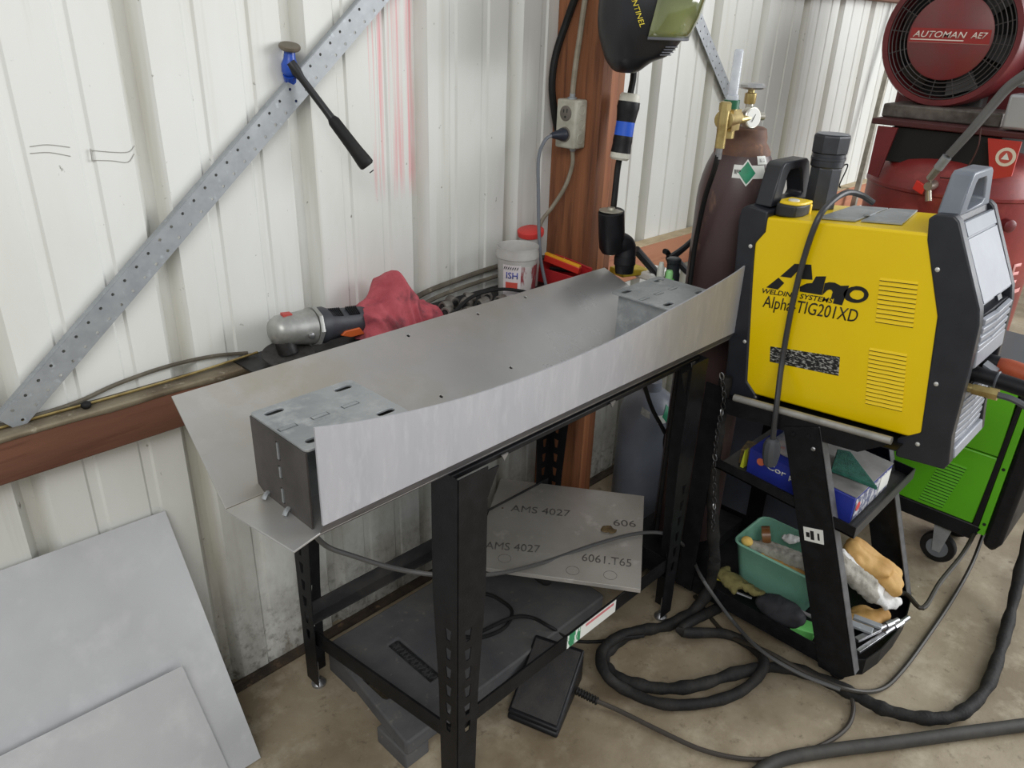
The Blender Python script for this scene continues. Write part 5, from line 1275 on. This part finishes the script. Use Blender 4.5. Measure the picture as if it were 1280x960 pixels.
# fan guard (axis along X, facing -X)
fc = Vector((3.20, -.552, 1.600)); ax = Vector((-1, 0, 0))
gr_ = MB().lathe(fc, ax, [(.228, -.20), (.232, -.14), (.232, -.008), (.226, .004), (.208, .004), (.204, -.004), (.204, -.04), (.20, -.20)], 56, False, False).build('fan_shroud', maroon, CP, angle=40)
MB().lathe(fc+Vector((.10, 0, 0)), ax, [(.03, 0), (.205, 0), (.205, .004), (.03, .004)], 40).build('shroud_back', mat('matt_black', (18, 18, 19), .8), CP)  # plain black disc closing the shroud behind the blades
fanm = mat('fan_metal', (50, 48, 48), .5)
for k_ in range(6):
    a = R(60*k_+10); d1 = Vector((0, math.cos(a), math.sin(a))); d2 = Vector((0, -math.sin(a), math.cos(a)))
    MB().prism([fc+Vector((.085, 0, 0))+d1*.05-d2*.02, fc+Vector((.085, 0, 0))+d1*.19-d2*.05, fc+Vector((.05, 0, 0))+d1*.19+d2*.05, fc+Vector((.06, 0, 0))+d1*.05+d2*.02], (.003, 0, 0)).build('fan_blade', fanm, CP)
wire = mat('guard_wire', (70, 66, 66), .5, .4)
for r_ in (.150, .164, .178, .192, .204):
    MB().torus(fc+ax*.001, ax, r_, .0022, 48, 5).build('guard_ring', wire, CP)
for k_ in range(16):
    a = R(22.5*k_+5); d1 = Vector((0, math.cos(a), math.sin(a)))
    MB().cyl(fc+d1*.136, fc+d1*.208, .0018, 5).build('guard_spoke', wire, CP)
dsk = MB().lathe(fc+ax*.002, ax, [(.001, .004), (.134, .004), (.140, 0), (.136, -.003), (.001, -.003)], 48, False, False).build('badge_disc', mat('badge_maroon', (122, 48, 50), .42, c2=(104, 66, 64), scale=6, mixlo=.4, mixhi=.65), CP, angle=40)
bx_ = fc.x-.0062
def chord(z): return math.sqrt(max(0, .1335**2-z*z))
MB().prism_x([(fc.y+chord(.028), fc.z+.028), (fc.y+chord(-.018), fc.z-.018), (fc.y-chord(-.018), fc.z-.018), (fc.y-chord(.028), fc.z+.028)], bx_, bx_-.0008).build('badge_band', mat('badge_red', (150, 42, 40), .4), dsk)
MB().box((bx_-.0008, fc.y+chord(-.018), fc.z-.0195), (bx_-.0014, fc.y-chord(-.018), fc.z-.018)).build('badge_line', mat('badge_grey', (150, 120, 112), .5), dsk)
wt = mat('badge_white', (226, 212, 202), .5)
text('lettering', 'AUTOMAN', (bx_-.0008, fc.y+.122, fc.z-.002), (bx_-.0008, fc.y-.056, fc.z-.002), .021, wt, dsk, nrm=(-1, 0, 0), shear=.25, bold=.009)
text('lettering', 'AE7', (bx_-.0008, fc.y-.070, fc.z-.001), (bx_-.0008, fc.y-.122, fc.z-.001), .020, wt, dsk, nrm=(-1, 0, 0), shear=.25, bold=.012)
MB().box((bx_-.0008, fc.y+.128, fc.z-.011), (bx_-.0016, fc.y-.050, fc.z-.0075)).build('underline', wt, dsk)
# pump body bits behind and below the guard
MB().box((3.40, -.66, 1.325), (3.58, -.44, 1.75)).build('added_pump_block', mat('cast_grey', (120, 118, 116), .5, .4), CP, bevel=.01)
MB().box((3.46, -.98, 1.33), (3.56, -.32, 1.90)).build('added_belt_guard', maroon, CP, bevel=.02)  # added, with pump block and motor, to keep light off the wall
MB().cyl((3.58, -.80, 1.50), (3.95, -.80, 1.50), .14, 28).build('added_motor', mat('cast_grey', (120, 118, 116), .5, .4), CP)
MB().box((3.14, -.80, 1.325), (3.34, -.40, 1.372)).build('pump_base', mat('oily_cast', (110, 104, 98), .5, .4, c2=(70, 64, 60), scale=16), CP, bevel=.006)
MB().box((3.06, -.92, 1.33), (3.16, -.82, 1.44)).build('valve_block', mat('cast_light', (176, 178, 182), .45, .5), CP, bevel=.01)
MB().cyl((3.10, -.83, 1.47), (3.10, -1.0, 1.475), .012, 12).build('discharge_pipe', steel, CP)
MB().cyl((3.11, -.87, 1.43), (3.11, -.87, 1.49), .022, 14).build('pressure_switch', blackplastic, CP)
hs = [(2.980, -0.881, 1.515), (2.970, -0.834, 1.466), (2.960, -0.803, 1.406), (2.940, -0.769, 1.330), (2.930, -0.723, 1.244)]
MB().tube(hs, .0175, 12, 5, rf=lambda t: .017-.003*t).build('flex_hose', mat('hose_grey', (92, 92, 92), .55), CP)
e0, e1 = Vector((2.930, -0.719, 1.238)), Vector((2.950, -0.677, 1.156))
MB().cyl(e0, e0.lerp(e1, .5), .016, 12).build('hose_ferrule', galv, CP); MB().cyl(e0.lerp(e1, .5), e1, .013, 6).build('union', mat('nickel', (176, 170, 158), .35, .8), CP)
bv = Vector((2.955, -0.676, 1.134))
MB().lathe(bv+Vector((.04, -.006, 0)), (-1, 0, 0), [(.016, 0), (.018, .03), (.014, .06)], 14).build('ball_valve', mat('nickel', (176, 170, 158), .35, .8), CP)
MB().cyl(bv, bv+Vector((0, -.014, -.050)), .011, 12).build('valve_outlet', mat('nickel', (176, 170, 158), .35, .8), CP)
MB().obox(bv+Vector((-.012, .022, -.008)), (.006, 0, 0), (0, .018, .008), (0, -.004, .016)).build('valve_lever', mat('lever_red', (206, 50, 40), .4), CP, bevel=.003)
MB().tube([(2.990, -0.781, 1.333), (2.985, -0.789, 1.271), (2.980, -0.773, 1.204), (2.980, -0.737, 1.167), (2.985, -0.699, 1.161)], .0025, 6, 5).build('copper_line', mat('old_copper', (70, 40, 36), .5, .4), CP)
# lettering on the tank, partly hidden by the welder
def tank_text(s_, a0, a1, z, h):
    arc_text(s_, tc_, tr2+.0015, z, h, a0, a1, mat('tank_pink', (214, 150, 146), .6), CP)
tank_text('E', 247, 255, .80, .075)
for z_ in (.775,):
    vs = []; fs = []
    for i in range(20):
        a = R(247+18*i/19); r_ = tr2+.0015
        vs += [(tc_.x+r_*math.cos(a), tc_.y+r_*math.sin(a), z_-.016), (tc_.x+r_*math.cos(a), tc_.y+r_*math.sin(a), z_)]
    for i in range(19): fs.append((i*2, i*2+2, i*2+3, i*2+1))
    MB().add(vs, fs).build('stripe', mat('tank_pink', (214, 150, 146), .6), CP, fix=False)
MB().lathe(tc_+Vector((-.20, -.235, .90)), (-.65, -.76, 0), [(.022, 0), (.022, .03), (.016, .034)], 16).build('tank_port', maroon, CP)
# steel angle leaning on the wall by the compressor
tag(MB().obox(Vector((3.961, -0.080, 1.180)), (.012, 0, 0), (0, .012, 0), Vector((.22, .045, 1)).normalized()*.9).build('steel_angle', mat('pale_pipe', (176, 172, 160), .5, .4, c2=(130, 126, 116), scale=14), bevel=.003), 'pale steel bar leaning on the wall left of the compressor', 'bar')

# ================================================================== UNDER THE BENCH
pf = thing('platform_step', 'black plastic platform with moulded handle slot lying under the workbench', 'platform', (1.12, -.33, 0))
px0, px1, py0, py1, pz = .757, 1.500, -.512, -.118, .090
MB().plate((0, 0, .046), (1, 0, 0), (0, 1, 0), [(.762, -.508), (.772, -.512), (1.490, -.512), (1.500, -.505), (1.512, -.125), (1.505, -.118), (.816, -.118), (.805, -.126)], [slot(px0+.062, -.325, .105, .030, False), rrect(1.42, (py0+py1)/2, .030, .10, .012), [(.922, -.408), (.957, -.408), (.957, -.232), (.922, -.232)]], .044).build('deck', dustyblack, pf, bevel=.005, seg=2)
MB().box((.921, -.409, .046), (.958, -.231, .083)).build('badge_floor', mat('badge_black', (24, 24, 26), .6, c2=(46, 46, 48), scale=90, mixlo=.5, mixhi=.54, bump=.5, bscale=120), pf)
br_ = mat('badge_raised', (60, 60, 62), .6)
for i in range(11):
    yy = -.246-.0148*i
    MB().tube([(.930, yy, .083), (.948, yy-.009, .083)], .0022, 4, 1).build('raised_mark', br_, pf)
    if i % 3 != 1: MB().tube([(.948, yy, .083), (.930, yy-.009, .083)], .0022, 4, 1).build('raised_mark', br_, pf)
for (a0, a1, b0, b1) in ((px0+.004, px0+.075, py0+.004, py0+.115), (px0+.050, px0+.105, py1-.115, py1-.004), (px1-.075, px1-.004, py0+.004, py0+.115), (px1-.075, px1-.004, py1-.115, py1-.004), (1.06, 1.16, py0+.004, py0+.06), (1.06, 1.16, py1-.06, py1-.004)):
    MB().box((a0, b0, 0), (a1, b1, .050)).build('foot', dustyblack, pf, bevel=.004)

# aluminium plate on the shelf rails
P0, PU, PV = Vector((1.163, -.291, .2415)), Vector((.564, -.825, 0)).normalized(), Vector((.825, .564, 0)).normalized()
pl = thing('stamped_plate', 'square aluminium plate with stamped lettering lying across the shelf rails', 'metal plate', (1.48, -.36, .2415))
def PP(u_, v_): return P0+PU*u_+PV*v_
MB().prism([PP(0, 0), PP(.463, 0), PP(.463, .455), PP(0, .455)], (0, 0, .0125)).build('plate', mat('rolled_plate', (184, 180, 174), .40, .35, c2=(168, 163, 156), scale=5, c3=(196, 192, 186), s3=16, rvar=.08), pl, bevel=.0006)
stmp = mat('stamp_ink', (94, 91, 88), .6)
zt = .254
def pt_(s_, a, b_, h): text('lettering', s_, a, b_, h, stmp, pl, nrm=(0, 0, 1), off=.0003, th=.0003)
pt_('AMS 4027', (1.429, -0.186, 0.254), (1.539, -0.329, 0.254), .034)
pt_('AMS 4027', (1.244, -0.266, 0.254), (1.344, -0.385, 0.254), .034)
pt_('6061.T65', (1.402, -0.489, 0.254), (1.481, -0.601, 0.254), .034)
pt_('606', (1.600, -0.448, 0.254), (1.643, -0.499, 0.254), .032)
for p in ((1.254, -0.335, 0.254), (1.352, -0.499, 0.254), (1.411, -0.582, 0.254)):
    MB().torus(p, (0, 0, 1), .018, .0007, 24, 4).build('stamp_circle', stmp, pl)
MB().lathe((1.423, -0.158, 0.254), (0, 0, 1), [(.0035, 0), (.0035, .0006)], 10).build('rust_spot', mat('rust_spot', (110, 84, 64), .7), pl)
tag(blob('dry_leaf', [('b', (1.568, -0.446, 0.258), (.022, .016, .003)), ('b', (1.572, -0.466, 0.258), (.016, .010, .003))], mat('dead_leaf', (112, 94, 64), .8, c2=(84, 68, 44), scale=40), None, .0035, .002, 60, seed=1), 'brown dried leaf lying on the stamped plate', 'leaf')

# foot pedal
fp = thing('foot_pedal', 'flat black welding foot pedal on the floor', 'pedal', (1.17, -.58, 0))
f = [Vector(p) for p in ((1.036, -0.570, 0.030), (1.080, -0.700, 0.030), (1.276, -0.618, 0.105), (1.224, -0.487, 0.105))]
base = [Vector((p.x, p.y, .0015)) for p in f]
mb = MB(); vs = base+[Vector((p.x, p.y, p.z-.014)) for p in f]
mb.add(vs, [(3, 2, 1, 0), (4, 5, 6, 7), (0, 1, 5, 4), (1, 2, 6, 5), (2, 3, 7, 6), (3, 0, 4, 7)]).build('base', blackplastic, fp, bevel=.005)
c = sum(f, Vector())/4
n_ = (f[1]-f[0]).cross(f[3]-f[0]).normalized(); n_ = n_ if n_.z > 0 else -n_
top_ = [p+(c-p)*.0 for p in f]
MB().prism([p-n_*.012 for p in top_], n_*.012).build('treadle', blackplastic, fp, bevel=.006, seg=3)
MB().prism([p+(c-p)*.10+n_*.0005 for p in f], n_*.0022).build('grip_mat', mat('grip_rubber', (48, 46, 46), .8, c2=(60, 57, 55), scale=20, bump=.2, bscale=200), fp, bevel=.001)
sr0 = Vector((1.218, -0.649, 0.022)); sr1 = Vector((1.231, -0.703, 0.020))
sr = MB().cyl(sr0, sr1, .0075, 10)
for i in range(8):
    sr.torus(sr0.lerp(sr1, i/7), sr1-sr0, .0085, .0026, 14, 5)
sr.build('strain_relief', blackrubber, fp)
MB().tube([sr1, (1.256, -0.760, 0.010), (1.283, -0.877, 0.008), (1.310, -0.975, 0.008), (1.365, -1.063, 0.008), (1.444, -1.127, 0.008), (1.542, -1.174, 0.008), (1.630, -1.193, 0.008), (1.695, -1.183, 0.012), (1.732, -1.159, 0.022)], .0058, 8, 6).build('cord', mat('pedal_cord', (60, 54, 48), .6), fp)

# ================================================================== CABLES
sleeve = mat('black_nylon_sleeve', (26, 25, 25), .7, spec=.3, c2=(42, 40, 38), scale=20, bump=.25, bscale=90)
def lump(base_, amp, f_, ph=0.0): return lambda t: base_+amp*math.sin(t*f_+ph)*math.sin(t*f_*.37+1)
tag(MB().tube([(1.745, -0.712, 0.200), (1.740, -0.712, 0.100), (1.698, -0.699, 0.035), (1.595, -0.676, 0.024), (1.518, -0.632, 0.022), (1.424, -0.612, 0.022), (1.348, -0.634, 0.022), (1.334, -0.700, 0.022), (1.374, -0.787, 0.024), (1.443, -0.863, 0.040), (1.570, -0.921, 0.040), (1.692, -0.990, 0.022), (1.728, -1.087, 0.022), (1.738, -1.180, 0.022), (1.749, -1.249, 0.022), (1.798, -1.331, 0.022), (1.875, -1.384, 0.022), (2.013, -1.407, 0.022), (2.194, -1.395, 0.024), (2.374, -1.374, 0.030), (2.519, -1.348, 0.100), (2.644, -1.319, 0.220)], .017, 12, 6, rf=lump(.0165, .0035, 170)).build('torch_cable', sleeve), 'thick black sleeved cable looping over the floor and up at the right edge', 'cable')
tag(MB().tube([(1.799, -0.742, 0.020), (1.574, -0.727, 0.053), (1.689, -0.806, 0.020), (1.702, -0.888, 0.020), (1.628, -0.958, 0.050), (1.543, -0.951, 0.020), (1.438, -0.907, 0.018), (1.350, -0.830, 0.018), (1.317, -0.739, 0.018), (1.294, -0.680, 0.050), (1.349, -0.622, 0.050), (1.435, -0.620, 0.050), (1.547, -0.640, 0.018)], .014, 12, 6, rf=lump(.0145, .0015, 90)).build('ground_cable', sleeve), 'black sleeved cable coiled in a loop beside the foot pedal', 'cable')
tag(MB().tube([(1.781, -0.651, 0.008), (1.708, -0.797, 0.008), (1.670, -0.946, 0.062), (1.675, -1.059, 0.062), (1.698, -1.156, 0.062), (1.816, -1.205, 0.012), (1.932, -1.222, 0.012), (2.129, -1.225, 0.010), (2.353, -1.223, 0.010), (2.565, -1.215, 0.030), (2.700, -1.201, 0.100), (2.821, -1.187, 0.200), (2.910, -1.177, 0.320), (2.968, -1.165, 0.420)], .0062, 8, 6).build('thin_cable', mat('brown_black_cable', (48, 43, 36), .55)), 'thin black cable curving past the cart and up the right edge', 'cable')
tag(MB().tube([(2.04, -1.10, .110), (2.12, -1.135, .118), (2.083, -1.197, 0.125), (2.234, -1.195, 0.130), (2.416, -1.203, 0.150), (2.587, -1.196, 0.200), (2.736, -1.187, 0.300), (2.771, -1.180, 0.450), (2.633, -1.185, 0.600)], .0072, 8, 6).build('thin_cable', mat('brown_black_cable', (48, 43, 36), .55)), 'black cable slanting up from the cart tray to the right edge', 'cable')
tag(MB().tube([(1.274, -1.091, 0.016), (1.401, -1.116, 0.016), (1.530, -1.197, 0.016), (1.668, -1.299, 0.016), (1.814, -1.404, 0.016), (1.982, -1.526, 0.016)], .0165, 12, 6).build('heavy_cable', mat('heavy_grey_black', (64, 62, 58), .65, c2=(50, 48, 45), scale=20)), 'heavy dark cable running straight along the bottom right floor', 'cable')
# grey cord from behind the trough, across the plate and to the floor
gl = mat('glossy_grey_cord', (82, 82, 82), .3)
tag(MB().tube([(.56, -.50, .838), (.575, -.49, .81), (.59, -.475, .76), (0.629, -0.460, 0.689), (0.673, -0.480, 0.653), (0.756, -0.520, 0.597), (0.875, -0.530, 0.522), (1.053, -0.500, 0.410), (1.313, -0.428, 0.262), (1.469, -0.471, 0.262), (1.596, -0.518, 0.262), (1.662, -0.570, 0.262), (1.672, -0.621, 0.262), (1.805, -0.600, 0.129), (1.685, -0.720, 0.160), (1.729, -0.805, 0.045), (1.637, -0.936, 0.085), (1.634, -1.051, 0.085), (1.658, -1.148, 0.085)], .0052, 8, 6).build('extension_lead', gl), 'glossy grey lead drooping under the trough and over the stamped plate', 'lead')
tag(MB().tube([(1.160, -0.205, 0.097), (1.242, -0.269, 0.097), (1.257, -0.330, 0.097), (1.246, -0.379, 0.097), (1.185, -0.408, 0.097), (1.112, -0.389, 0.097), (1.077, -0.347, 0.097)], .0052, 8, 6).build('thin_cable', blackrubber), 'short black cable loop lying on the platform behind the leg', 'cable')
tag(MB().tube([(1.127, -0.374, 0.097), (1.221, -0.403, 0.108), (1.269, -0.434, 0.098), (1.277, -0.501, 0.100), (1.359, -0.514, 0.012), (1.404, -0.563, 0.010), (1.432, -0.623, 0.045), (1.484, -0.667, 0.050)], .0050, 8, 6).build('thin_cable', blackrubber), 'thin black cable running from the platform over the pedal to the coil', 'cable')
tag(MB().tube([(1.739, -0.400, 0.675), (1.809, -0.400, 0.557), (1.884, -0.400, 0.461), (1.970, -0.380, 0.362), (1.966, -0.380, 0.287)], .0065, 8, 5).build('hose_strand', blackrubber), 'black hose hanging under the bench in front of the grey cylinder', 'hose')
tag(MB().tube([(1.954, -0.400, 0.592), (1.938, -0.400, 0.499), (1.909, -0.400, 0.423), (1.922, -0.400, 0.359), (1.970, -0.400, 0.264), (2.057, -0.400, 0.130), (2.140, -0.400, -0.010)], .0065, 8, 5).build('hose_strand', blackrubber), 'black hose crossing the other hose beside the grey cylinder', 'hose')
tag(MB().tube([(1.785, -0.635, 0.751), (1.776, -0.640, 0.634), (1.770, -0.650, 0.487), (1.769, -0.670, 0.335), (1.770, -0.700, 0.180)], .018, 12, 6, rf=lump(.0175, .003, 60)).build('torch_sleeve', sleeve), 'black sleeved torch lead hanging down the rear leg of the cart', 'cable')
